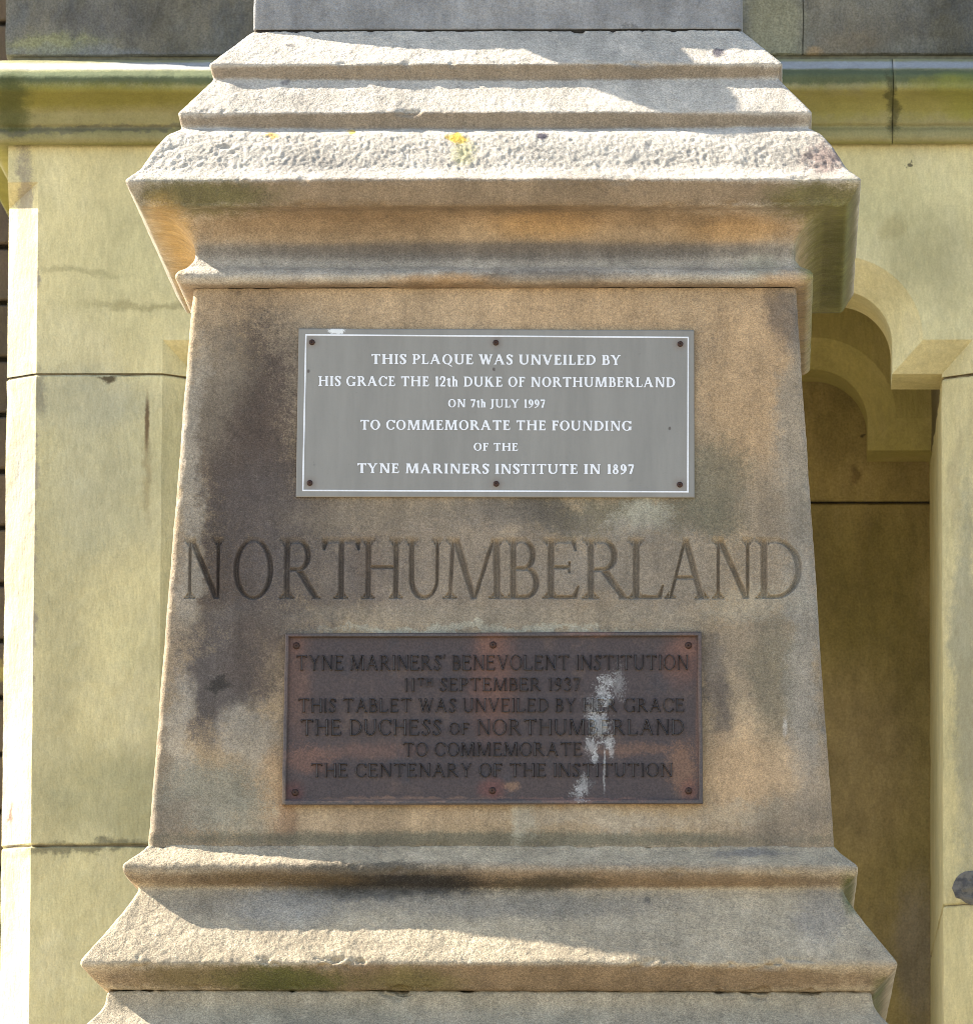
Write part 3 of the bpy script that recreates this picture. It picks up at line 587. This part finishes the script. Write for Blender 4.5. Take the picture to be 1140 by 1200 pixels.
def march(F, xs, ys):
    """polygons of the region F<0 over the grid; returns verts (x, y, f) and faces"""
    V = []; idx = {}; faces = []; ny, nx = F.shape
    def gv(i, j):
        k = (i, j)
        if k not in idx: idx[k] = len(V); V.append((xs[j], ys[i], F[i, j]))
        return idx[k]
    def ev(i0, j0, i1, j1):
        if (i1, j1) < (i0, j0): i0, j0, i1, j1 = i1, j1, i0, j0
        k = (i0, j0, i1, j1)
        if k not in idx:
            a, b = F[i0, j0], F[i1, j1]; t = a/(a-b); t = min(max(t, .02), .98); idx[k] = len(V)
            V.append((xs[j0]+(xs[j1]-xs[j0])*t, ys[i0]+(ys[i1]-ys[i0])*t, 0.0))
        return idx[k]
    ins = F < 0
    for i in range(ny-1):
        for j in range(nx-1):
            cs = ((i, j), (i, j+1), (i+1, j+1), (i+1, j)); s = [ins[c] for c in cs]
            if not any(s): continue
            if all(s): faces.append(tuple(gv(*c) for c in cs)); continue
            pl = []
            for k in range(4):
                a, b = cs[k], cs[(k+1) % 4]
                if s[k]: pl.append(gv(*a))
                if s[k] != s[(k+1) % 4]: pl.append(ev(*a, *b))
            if len(pl) >= 3: faces.append(tuple(pl))
    return np.array(V), faces
def glyph_mesh(font, ch, res):
    key = ('m', ch, res)
    if key not in font.cache:
        f, adv = font.get(ch)
        xs = np.arange(-.12, adv+.14, 1.0/res); ys = np.arange(-.28 if ch in 'QJ' else -.06, 1.10, 1.0/res)
        X, Y = np.meshgrid(xs, ys); font.cache[key] = march(f(X, Y)+1e-5, xs, ys)
    return font.cache[key]
def text_line(name, font, runs, px0, px1, ytop, ybot, tilt, mat, parent, off, h, rise, res=26, space=.36, track=.10):
    """runs: list of (text, relative size, raise). Fitted between px0 and px1 on the face of the die; real geometry h proud"""
    items = []; xx = 0.0
    for txt, k, lift in runs:
        for ch in txt:
            if ch == ' ': xx += space; continue
            f, adv = font.get(ch); items.append((ch, xx, k, lift)); xx += adv*k+track
    tot = xx-track; V = []; F = []; n = 0
    for ch, x0, k, lift in items:
        v, fc = glyph_mesh(font, ch, res)
        for (x, y, f) in v:
            u = (x0+x*k)/tot; px = px0+(px1-px0)*u; vv = lift+y*k
            py = ybot+tilt*u+(ytop-ybot)*vv
            d = h*min(1.0, max(0.0, -f)/rise) if rise else h
            V.append(onDie(px, py, off+d))
        F += [tuple(i+n for i in q) for q in fc]; n += len(v)
    return mesh_py(name, V, F, mat, parent, smooth=bool(rise))

# ------------------------------------------------------------------ the die with its carved name
F_cut = Font(.125, .065, .09, .04, .13)
NAME = [('N', 214, 262), ('O', 273, 320), ('R', 327, 376), ('T', 376, 423), ('H', 423, 472), ('U', 474, 519), ('M', 519, 593), ('B', 592, 632), ('E', 635, 679), ('R', 682, 737), ('L', 735, 778), ('A', 780, 831), ('N', 833, 883), ('D', 885, 940)]
def build_die():
    r = 0.0075
    zs = np.concatenate([[DZ0-.0025], np.arange(DZ0, 3.004, .0034), np.arange(3.004, 3.106, .0007), np.arange(3.106, DZ1-.001, .0034), [DZ1]])
    nf = 1350; s = np.linspace(-1, 1, nf+1)
    cols = [(a, -1, 0, -1, 0, -1) for a in s]
    for i in range(1, 4): a = R(-90+90*i/4); cols.append((1, -1, math.cos(a), math.sin(a), math.cos(a), math.sin(a)))
    for i in range(25): cols.append((1, -1+2*i/24, 1, 0, 1, 0))
    for i in range(25): cols.append((1-2*i/24, 1, 0, 1, 0, 1))
    for i in range(25): cols.append((-1, 1-2*i/24, -1, 0, -1, 0))
    for i in range(1, 4): a = R(180+90*i/4); cols.append((-1, -1, math.cos(a), math.sin(a), math.cos(a), math.sin(a)))
    C = np.array(cols); nc = len(C); nr = len(zs)
    E = (DE0+(DE1-DE0)*(zs-DZ0)/(DZ1-DZ0))[:, None]
    X = C[None, :, 0]*(E-r)+C[None, :, 2]*r; Y = C[None, :, 1]*(E-r)+C[None, :, 3]*r; Z = np.repeat(zs[:, None], nc, 1)
    P = np.stack([X, Y, Z], -1).reshape(-1, 3); NV = np.stack([np.repeat(C[None, :, 4], nr, 0), np.repeat(C[None, :, 5], nr, 0), np.full((nr, nc), DT[1])], -1).reshape(-1, 3)
    NV /= np.linalg.norm(NV, axis=1)[:, None]
    d = fbm(P, 6.0, 3, 61)*.0012+fbm(P, 60.0, 3, 62)*.0004
    cor = np.clip(1-np.abs(np.abs(P[:, 0])-np.abs(P[:, 1]))/.010, 0, 1)
    d -= cor*np.clip(fbm(P, 30.0, 4, 63), 0, 1)*.004
    edge = np.clip(1-(DZ1-P[:, 2])/.008, 0, 1)+np.clip(1-(P[:, 2]-DZ0)/.008, 0, 1)
    d -= edge*np.clip(fbm(P, 30.0, 4, 64)-.25, 0, 1)*.006
    front = np.zeros(nr*nc, bool).reshape(nr, nc); front[:, :nf+1] = True; front = front.ravel()
    wob = np.stack([noise(P, 45.0, 70), noise(P, 45.0, 71)], 1)*.0004
    cutmax = np.zeros(nr*nc)
    for ch, x0, x1 in NAME:
        a0 = onDie(x0, 702); a1 = onDie(x1, 702); b0 = onDie(x0, 632); lean = (b0[0]-a0[0])*0.0
        f, adv = F_cut.get(ch); h = b0[2]-a0[2]
        sel = front & (P[:, 0] > a0[0]-.012) & (P[:, 0] < a1[0]+.012) & (P[:, 2] > a0[2]-.03) & (P[:, 2] < b0[2]+.012)
        id_ = np.nonzero(sel)[0]
        u = (P[id_, 0]+wob[id_, 0]-a0[0])/(a1[0]-a0[0])*adv; v = (P[id_, 2]+wob[id_, 1]-a0[2])/h
        fv = f(u, v)
        dep = np.where(fv < 0, np.clip(.0016-fv*h*1.8, 0, .0085), 0.0)
        cutmax[id_] = np.maximum(cutmax[id_], dep)
        
    d -= cutmax
    P = P+NV*d[:, None]
    I = np.arange(nr*nc).reshape(nr, nc); J = np.roll(I, -1, axis=1)
    F = np.stack([I[:-1], J[:-1], J[1:], I[1:]], -1).reshape(-1, 4)
    return mesh_np('die', P, F, M_die, ped, smooth=False)
build_die()

# ------------------------------------------------------------------ grey plaque with white lettering
def quad_on(cs, a, b, off): # bilinear on a pixel quad TL TR BR BL
    (x0, y0), (x1, y1), (x2, y2), (x3, y3) = cs
    tx, ty = x0+(x1-x0)*a, y0+(y1-y0)*a; bx, by = x3+(x2-x3)*a, y3+(y2-y3)*a
    return onDie(tx+(bx-tx)*b, ty+(by-ty)*b, off)
def slab(name, cs, off0, off1, bev, mat, parent):
    """a plate with bevelled front edges"""
    V = []; F = []
    def lp(in_, off):
        c = [(cs[0][0]+in_, cs[0][1]+in_), (cs[1][0]-in_, cs[1][1]+in_), (cs[2][0]-in_, cs[2][1]-in_), (cs[3][0]+in_, cs[3][1]-in_)]
        b = len(V); V.extend(onDie(x, y, off) for x, y in c); return b
    rows = [lp(0, off0), lp(0, off1-bev*.0012), lp(bev*.3, off1-bev*.0004), lp(bev, off1)]
    for a, b in zip(rows[:-1], rows[1:]):
        for k in range(4): F.append((a+k, b+k, b+(k+1) % 4, a+(k+1) % 4))
    F.append((rows[-1]+3, rows[-1]+2, rows[-1]+1, rows[-1])); F.append((rows[0], rows[0]+1, rows[0]+2, rows[0]+3))
    return mesh_py(name, V, F, mat, parent)
def frame_strip(name, o, i, off, h, mat, parent, bev=0.25):
    """a raised rectangular band between pixel quads o and i"""
    V = []; F = []
    def mixq(t): return [(a[0]+(b[0]-a[0])*t, a[1]+(b[1]-a[1])*t) for a, b in zip(o, i)]
    for t, z in ((0, off), (0, off+h*.75), (bev, off+h), (1-bev, off+h), (1, off+h*.7), (1, off)):
        V.extend(onDie(x, y, z) for x, y in mixq(t))
    for a in range(5):
        for k in range(4): F.append((a*4+k, a*4+4+k, a*4+4+(k+1) % 4, a*4+(k+1) % 4))
    return mesh_py(name, V, F, mat, parent)
def screw(px, py, off, rad, parent):
    V = []; F = []; c = onDie(px, py, off); ex = np.array([1, 0, 0]); n = 14
    rings = ((1.0, 0.0), (1.0, .25), (.85, .50), (.5, .66), (.22, .70), (.18, .45))
    for rr, hh in rings:
        for k in range(n): a = 2*math.pi*k/n; V.append(c+ex*math.cos(a)*rad*rr+DT*math.sin(a)*rad*rr+DN*hh*rad)
    for j in range(len(rings)-1):
        for k in range(n): F.append((j*n+k, j*n+(k+1) % n, (j+1)*n+(k+1) % n, (j+1)*n+k))
    F.append(tuple((len(rings)-1)*n+k for k in range(n)))
    return mesh_py('screw', V, F, M_screw, parent, smooth=True)

c = onDie(581, 583, 0)
pq = empty('plaque', tuple(c)); tag(pq, 'grey plaque with white lettering and a thin white border, above the carved name', 'plaque')
PC = [(350, 384.8), (813.3, 386.8), (813.7, 583.2), (346.6, 582.6)]
slab('plate', PC, -.0015, .0050, 1.2, M_plq, pq)
bo = [(357.6, 391.3), (807.2, 394.4), (806.8, 577.2), (354.0, 575.6)]; bi = [(359.4, 393.1), (805.4, 396.2), (805.0, 575.4), (355.8, 573.8)]
frame_strip('border_line', bo, bi, .0050, .0004, M_white, pq)
for a, b in ((365.6, 401), (581, 401.5), (797, 403), (363, 566), (581.4, 567), (796.5, 568)): screw(a, b, .005, .0042, pq)
F_wh = Font(.20, .115, .08, .06, .12)
for txt, x0, x1, yt, yb in (('THIS PLAQUE WAS UNVEILED BY', 435, 727.5, 414.6, 426.4), ('HIS GRACE THE 12th DUKE OF NORTHUMBERLAND', 373, 791, 440.4, 452.2), ('ON 7th JULY 1997', 525, 638.5, 467.6, 477.2),
        ('TO COMMEMORATE THE FOUNDING', 422, 740.6, 491.8, 503.4), ('OF THE', 555, 607, 518.8, 528.0), ('TYNE MARINERS INSTITUTE IN 1897', 418.5, 742.6, 542.8, 554.4)):
    text_line('lettering', F_wh, [(txt, 1, 0)], x0, x1, yt, yb, (x1-x0)*.004, M_white, pq, .0050, .0005, 0, res=24, space=.42, track=.11)

# ------------------------------------------------------------------ bronze tablet with raised lettering
c = onDie(577, 943, 0)
tb = empty('tablet', tuple(c)); tag(tb, 'brown bronze tablet with raised lettering and white bird droppings, below the carved name', 'plaque')
TO = [(334.4, 742.6), (821.8, 740.2), (823.6, 942.4), (330.2, 943.9)]; TI = [(339.0, 746.8), (817.2, 745.8), (818.8, 936.8), (335.2, 937.2)]
slab('plate', TO, -.0015, .0065, .4, M_brz, tb)
frame_strip('frame', [(x, y) for x, y in TO], TI, .0060, .0062, M_brzf, tb)
for a, b in ((347.4, 757), (577.8, 756), (806.5, 756.5), (346, 929), (577, 926.8), (806.8, 927)): screw(a, b, .0065, .0050, tb)
F_br = Font(.12, .085, .045, .06, .09)
for runs, x0, x1, yt, yb in (([("TYNE MARINERS' BENEVOLENT INSTITUTION", 1, 0)], 347, 806.5, 767.8, 786.0), ([('11', 1, 0), ('TH', .62, .38), (' SEPTEMBER 1937', 1, 0)], 473, 679.5, 794.6, 810.4), ([('THIS TABLET WAS UNVEILED BY HER GRACE', 1, 0)], 349.6, 801.8, 818.6, 835.2),
        ([('THE DUCHESS ', 1, 0), ('OF', .74, .04), (' NORTHUMBERLAND', 1, 0)], 352, 801.2, 843.2, 862.2), ([('TO COMMEMORATE', 1, 0)], 472, 682, 870.4, 886.8), ([('THE CENTENARY OF THE INSTITUTION', 1, 0)], 364.5, 788, 894.8, 911.2)):
    text_line('lettering', F_br, runs, x0, x1, yt, yb, -.5, M_brzl, tb, .0065, .0048, .045, res=36, space=.36, track=.14)

# ------------------------------------------------------------------ unseen figure and post, added above the view to shadow the cornice slopes
st = empty('shadow_casters', (0.05, 0.03, 4.035)); tag(st, 'unseen robed figure and low post, added on the block to cast shadows on the stepped cornice', 'shadow_casters')
def lathe(name, rows, cx, cy, mat, parent, n=40, fold=0.0, sx=1.0, sy=1.0):
    V = []; F = []
    for r_, z in rows:
        for k in range(n):
            a = 2*math.pi*k/n; q = r_*(1+fold*math.sin(a*7+z*2)*min(1, r_*5)); V.append((cx+q*math.cos(a)*sx, cy+q*math.sin(a)*sy, z))
    for j in range(len(rows)-1):
        for k in range(n): F.append((j*n+k, j*n+(k+1) % n, (j+1)*n+(k+1) % n, (j+1)*n+k))
    F.append(tuple(range(n-1, -1, -1))); F.append(tuple((len(rows)-1)*n+k for k in range(n)))
    return mesh_py(name, V, F, mat, parent, smooth=True)
lathe('unseen_figure', [(.20, 4.036), (.21, 4.08), (.18, 4.4), (.16, 4.8), (.17, 5.05), (.19, 5.25), (.21, 5.42), (.20, 5.50), (.13, 5.56), (.065, 5.60), (.06, 5.64), (.085, 5.68), (.105, 5.76), (.10, 5.84), (.06, 5.90), (.01, 5.915)], .10, .06, M_low, st, fold=.09, sx=1.0, sy=.8)
lathe('shadow_post', [(.06, 4.036), (.06, 4.05), (.05, 4.07), (.05, 4.12), (.09, 4.145), (.10, 4.17), (.09, 4.20), (.05, 4.22), (.01, 4.225)], -.285, -.275, M_low, st)  # made-up post, its head shaped and set to shade the upper slopes

# ------------------------------------------------------------------ the building behind
bld = empty('stone_building', (-.87, WY, 0)); tag(bld, 'cream ashlar building behind the pedestal, with a moulded string course and chamfered porch opening', 'building')
def prism(name, plan, z0, z1, mat, parent, step=.012, amp=.0012, seed=0, dz=.012, maxw=.35):
    """upright stone on a plan polygon (counter-clockwise), its faces gridded and slightly uneven"""
    pts = []
    n = len(plan)
    for i in range(n):
        a = np.array(plan[i], float); b = np.array(plan[(i+1) % n], float); L = np.linalg.norm(b-a)
        k = max(1, min(60, int(L/step)))
        for j in range(k): pts.append(a+(b-a)*j/k)
    pts = np.array(pts); m = len(pts)
    nz = max(2, min(90, int((z1-z0)/dz))); ed = .0035
    zs = np.concatenate([[z0, z0+ed*.5], np.linspace(z0+ed, z1-ed, nz), [z1-ed*.5, z1]])
    cen = pts.mean(0)
    t = np.roll(pts, -1, 0)-np.roll(pts, 1, 0); nn = np.stack([t[:, 1], -t[:, 0]], 1); nn /= np.linalg.norm(nn, axis=1)[:, None]
    ins = np.array([ed, ed*.3]+[0]*nz+[ed*.3, ed])
    P = np.zeros((len(zs), m, 3)); P[:, :, 0] = pts[None, :, 0]; P[:, :, 1] = pts[None, :, 1]; P[:, :, 2] = zs[:, None]
    Q = P.reshape(-1, 3); d = (fbm(Q, 14.0, 3, 80+seed)*amp+fbm(Q, 50, 3, 82+seed)*amp*.4).reshape(len(zs), m)
    ek = (ins > 0)[:, None]; d = d-ek*np.clip(fbm(Q, 22, 4, 90+seed), 0, 1).reshape(len(zs), m)*.005
    P[:, :, 0] += nn[None, :, 0]*(d-ins[:, None]); P[:, :, 1] += nn[None, :, 1]*(d-ins[:, None])
    I = np.arange(len(zs)*m).reshape(len(zs), m); J = np.roll(I, -1, 1)
    F = [tuple(q) for q in np.stack([I[:-1], J[:-1], J[1:], I[1:]], -1).reshape(-1, 4).tolist()]
    F.append(tuple(I[-1].tolist())); F.append(tuple(I[0][::-1].tolist()))
    return mesh_py(name, P.reshape(-1, 3), F, mat, parent, smooth=False)
CH = .050; XL0, XL1, XR0, XR1 = -.870, -.558, .680, 2.3; YB = 2.60
lplan = [(XL0, WY+.053), (XL0+.053, WY), (XL1-CH, WY), (XL1, WY+CH), (XL1, YB), (XL0, YB)]
rplan = [(XR0, WY+CH), (XR0+CH, WY), (XR1, WY), (XR1, YB), (XR0, YB)]
def inset(plan, k=.012):
    c = np.mean(plan, 0); out = []
    for x, y in plan: out.append((x+(k if x < c[0] else -k), y+(k if y < c[1] else -k)))
    return out
ZJ = 3.6205
lz = [0, .70, 1.42, 2.13, 2.838, ZJ]; rz = [0, .55, 1.2, 1.95, 2.745, ZJ-.001]
for k in range(5):
    o = prism('pier_stone', lplan, lz[k]+.0006, lz[k+1]-.0006, M_wall, bld, seed=k)
    o = prism('pier_stone', rplan, rz[k]+.0006, rz[k+1]-.0006, M_wall, bld, seed=k+7)
for pl, zz in ((lplan, lz), (rplan, rz)):
    for z in zz[1:]: prism('mortar_joint', inset(pl, .0022), z-.003, z+.003, M_jm, bld, amp=.0004, dz=.003, step=.05)

V = []; F = []; c_ = onY(1141, 1040, WY+.003); nu, nv = 22, 12
for j in range(nv+1):
    for i in range(nu):
        a = 2*math.pi*i/nu; b = math.pi/2*j/nv; q = np.array([[c_[0]+.034*math.cos(a)*math.cos(b), c_[1]-.007*math.sin(b), c_[2]+.029*math.sin(a)*math.cos(b)]])
        n_ = float(fbm(q, 60.0, 3, 51)[0])*.004; V.append((q[0, 0]+n_, q[0, 1]+n_-.0005, q[0, 2]+n_))
for j in range(nv):
    for i in range(nu): F.append((j*nu+i, j*nu+(i+1) % nu, (j+1)*nu+(i+1) % nu, (j+1)*nu+i))
mm = plain('dark_lead', (.19, .18, .155), .9, .0, n=.8, scale=90, col2=(.06, .062, .07)); mm.bump([(mm.tex(200, 4), 1.5)], 1, .002)
mesh_py('lead_patch', V, F, mm.done(), bld, smooth=True)

def lintel(name, Y, xl, xr, pl, pr, zs, r, c, dep, ztop, ox0, ox1, mat, zb, seed=0):
    """a stone front pierced by a shouldered opening with a chamfered edge"""
    C0 = []; C1 = []
    def add(a, b): C0.append(a); C1.append(b)
    add((pl, zb), (pl+c, zb)); add((pl, zs), (pl+c, zs-c)); add((xl, zs), (xl+c, zs-c))
    n = 18
    add((xl, zs+.002), (xl+c, zs+.001))
    for i in range(1, n+1):
        a = math.pi-(math.pi/2)*i/n; add((xl+r+r*math.cos(a), zs+r*math.sin(a)), (xl+r+(r-c)*math.cos(a), zs+(r-c)*math.sin(a)))
    for i in range(0, n+1):
        a = math.pi/2-(math.pi/2)*i/n; add((xr-r+r*math.cos(a), zs+r*math.sin(a)), (xr-r+(r-c)*math.cos(a), zs+(r-c)*math.sin(a)))
    add((xr, zs), (xr-c, zs-c)); add((pr, zs), (pr-c, zs-c)); add((pr, zb), (pr-c, zb))
    m = len(C0); V = [(x, Y, z) for x, z in C0]+[(x, Y+c, z) for x, z in C1]+[(x, Y+dep, z) for x, z in C1]
    F = []
    for j in (0, 1):
        for i in range(m-1): F.append((j*m+i, (j+1)*m+i, (j+1)*m+i+1, j*m+i+1))
    b = len(V); V += [(ox1, Y, zb), (ox1, Y, ztop), (ox0, Y, ztop), (ox0, Y, zb)]
    # front face as bands so that the concave outline is filled cleanly
    half = 3+n
    F.append(tuple([b+3]+[0, 1, 2]+list(range(3, half+1))+[b+2])) ; F.append(tuple(list(range(half, m))+[b, b+1])); F.append((half, b+1, b+2))
    F = [f for f in F]
    # back, top, ends
    q = len(V); V += [(ox1, Y+dep, zb), (ox1, Y+dep, ztop), (ox0, Y+dep, ztop), (ox0, Y+dep, zb)]
    F += [(b, q, q+1, b+1), (b+1, q+1, q+2, b+2), (b+2, q+2, q+3, b+3)]
    F.append(tuple([q+2]+list(range(2*m+half, 2*m-1, -1))+[q+3])); F.append(tuple([q+1, q]+list(range(3*m-1, 2*m+half-1, -1)))); F.append((q+2, q+1, 2*m+half))
    F.append((b+3, q+3, 2*m, m, 0)); F.append((b, m-1, 2*m-1, 3*m-1, q))
    return mesh_py(name, V, F, mat, bld)
ZS = 3.678; ZT = 4.008
lintel('lintel_stone', WY, -.526, .648, XL1-CH, XR0+CH, ZS, .140, CH, .23, ZT, XL0+.053, XR1, M_wall, ZJ+.002)
# quoin end of the lintel stone: chamfer that stops below the string course
zc = onY(30, 234, WY)[2]
V = [(XL0, WY+.053, ZJ+.002), (XL0+.053, WY, ZJ+.002), (XL0+.053, WY, zc), (XL0, WY+.053, zc-.006), (XL0+.002, WY+.002, zc+.03), (XL0+.053, WY, zc+.03), (XL0+.002, WY+.002, ZT), (XL0+.053, WY, ZT), (XL0, WY+.053, ZT), (XL0, YB, ZT), (XL0, YB, ZJ+.002), (XL0, WY+.053, zc+.02)]
F = [(0, 1, 2, 3), (3, 2, 5, 4), (4, 5, 7, 6), (3, 4, 11), (11, 4, 6, 8), (0, 3, 11, 8, 9, 10)]
mesh_py('quoin_stone', V, F, M_wall, bld)
# porch behind: inner side wall stones continue the piers; ceiling, second lintel and back wall
mesh_py('porch_ceiling', [(XL0+.02, WY+.23, 3.96), (XR1, WY+.23, 3.96), (XR1, YB+.1, 3.96), (XL0+.02, YB+.1, 3.96), (XL0+.02, WY+.23, 4.2), (XR1, WY+.23, 4.2), (XR1, YB+.1, 4.2), (XL0+.02, YB+.1, 4.2)],
        [(0, 3, 2, 1), (4, 5, 6, 7), (0, 1, 5, 4), (1, 2, 6, 5), (2, 3, 7, 6), (3, 0, 4, 7)], M_side, bld)
lintel('inner_lintel_stone', 2.33, -.496, .618, XL1+.001, XR0-.001+CH, ZS, .144, CH, .20, 3.959, XL1-.05, XR0+.10, M_arch2, ZJ+.002)
bz = [0, .9, 1.75, 2.6, onY(1020, 590, 2.55)[2], 3.955]
for k in range(5):
    for x0, x1 in (((XL1-.03, .05), (.054, XR0+.03)) if k < 4 else ((XL1-.03, XR0+.03),)):
        prism('back_wall_stone', [(x0, 2.535), (x1, 2.535), (x1, 2.70), (x0, 2.70)], bz[k]+.002, bz[k+1]-.002, M_porch, bld, seed=20+k, amp=.002)
for k in range(1, 5): prism('mortar_joint', [(XL1-.02, 2.5375), (XR0+.02, 2.5375), (XR0+.02, 2.6), (XL1-.02, 2.6)], bz[k]-.003, bz[k]+.003, M_mortar, bld, amp=.0004, dz=.003, step=.05)
# lining of the porch's upper side walls
for xa, xb in ((XL1-.04, XL1), (XR0, XR0+.04)):
    prism('side_wall_stone', [(xa, WY+.232), (xb, WY+.232), (xb, 2.6), (xa, 2.6)], ZJ+.002, 3.958, M_side, bld, seed=31)

# string course: swept profile with a return at the left corner
def string_stone(x0, x1, ret, seed):
    zz = lambda py, p: float(onY(600, py+3, WY-p)[2])
    prof = [(-.02, zz(64, 0)), (.012, zz(67, .01)), (.098, zz(83, .1)), (.104, zz(86, .1)), (.104, zz(101, .1)), (.098, zz(104, .1)), (.082, zz(109, .08)), (.060, zz(117, .06)), (.043, zz(128, .04)), (.036, zz(141, .03)), (.034, zz(143, .03)), (.026, zz(144.5, .03)), (.027, zz(147, .03)), (.033, zz(150, .03)), (.033, zz(159, .03)), (.022, zz(164, .03)), (-.02, zz(165, .0))]
    Q = dense(prof, .004, 1); path = []
    if ret:
        for y in np.arange(3.0, WY, -.05): path.append((XL0, y, -1, 0))
        path.append((XL0, WY, -1, -1))
    k = max(2, int((x1-x0)/.006))
    for i in range(k+1): 
        x = x0+(x1-x0)*i/k
        if ret and i == 0: continue
        path.append((x, WY, 0, -1))
    P = np.array([[(x+dx*e, y+dy*e, z) for x, y, dx, dy in path] for e, z in Q])
    nr, nc = P.shape[:2]; A = P.reshape(-1, 3); d = fbm(A, 12, 3, 95+seed)*.0015+fbm(A, 60, 3, 96)*.0007
    A[:, 1] -= d; A[:, 2] += d*.4
    I = np.arange(nr*nc).reshape(nr, nc); F = np.stack([I[:-1, :-1], I[1:, :-1], I[1:, 1:], I[:-1, 1:]], -1).reshape(-1, 4)
    F = [tuple(f) for f in F.tolist()]; F.append(tuple(I[:, -1].tolist())); F.append(tuple(I[::-1, 0].tolist()))
    return mesh_py('string_course_stone', A, F, M_string, bld, smooth=True)
xj = float(onY(1046, 110, WY-.05)[0])
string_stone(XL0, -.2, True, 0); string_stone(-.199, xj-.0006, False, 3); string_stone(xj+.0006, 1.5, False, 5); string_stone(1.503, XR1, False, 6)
ztop = float(onY(600, 64, WY)[2])-.002
# upper wall stones
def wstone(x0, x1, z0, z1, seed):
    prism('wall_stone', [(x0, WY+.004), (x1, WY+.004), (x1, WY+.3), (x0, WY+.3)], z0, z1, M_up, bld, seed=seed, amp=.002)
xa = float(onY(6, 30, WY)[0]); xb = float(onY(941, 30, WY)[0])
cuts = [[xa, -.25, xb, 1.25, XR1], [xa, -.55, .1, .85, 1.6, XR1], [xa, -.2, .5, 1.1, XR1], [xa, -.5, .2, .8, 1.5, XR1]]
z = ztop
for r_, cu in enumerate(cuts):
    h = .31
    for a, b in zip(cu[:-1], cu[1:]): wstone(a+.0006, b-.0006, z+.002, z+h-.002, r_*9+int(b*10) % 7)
    z += h
mesh_py('wall_core', [(xa+.01, WY+.012, 4.0), (XR1-.01, WY+.012, 4.0), (XR1-.01, YB+.3, 4.0), (xa+.01, YB+.3, 4.0), (xa+.01, WY+.012, z-.01), (XR1-.01, WY+.012, z-.01), (XR1-.01, YB+.3, z-.01), (xa+.01, YB+.3, z-.01)],
        [(0, 3, 2, 1), (4, 5, 6, 7), (0, 1, 5, 4), (1, 2, 6, 5), (2, 3, 7, 6), (3, 0, 4, 7)], M_pmortar, bld)

# rougher wall set back at the left
sw = empty('rubble_wall', (-2, 3.0, 0)); tag(sw, 'dark brown coursed stone wall set back at the left edge, behind the cream pier', 'wall')
zz = 0.0; k = 0
me = None
while zz < 5.4:
    h = .105 if zz > 2 else .21; x = -.80-(k % 2)*.13
    while x > -2.0:
        wd = .26+.08*random.random()
        prism('stone', [(x-wd+.006, 3.0+.01*random.random()), (x-.006, 3.0), (x-.006, 3.15), (x-wd+.006, 3.15)], zz+.005, zz+h-.005, M_rough, sw, seed=k, step=.04, dz=.04, amp=.004)
        x -= wd
    zz += h; k += 1
mesh_py('mortar_bed', [(-2.2, 3.03, 0), (-.80, 3.03, 0), (-.80, 3.03, zz), (-2.2, 3.03, zz), (-2.2, 3.3, 0), (-.80, 3.3, 0), (-.80, 3.3, zz), (-2.2, 3.3, zz)], [(0, 1, 2, 3), (5, 4, 7, 6), (3, 2, 6, 7), (4, 0, 3, 7), (1, 5, 6, 2)], M_mortar, sw)

# ------------------------------------------------------------------ ground
g = mesh_py('ground', [(-400, -400, 0), (400, -400, 0), (400, 400, 0), (-400, 400, 0)], [(0, 1, 2, 3)], M_pave); tag(g, 'sunlit pale stone paving around the pedestal', kind='structure')
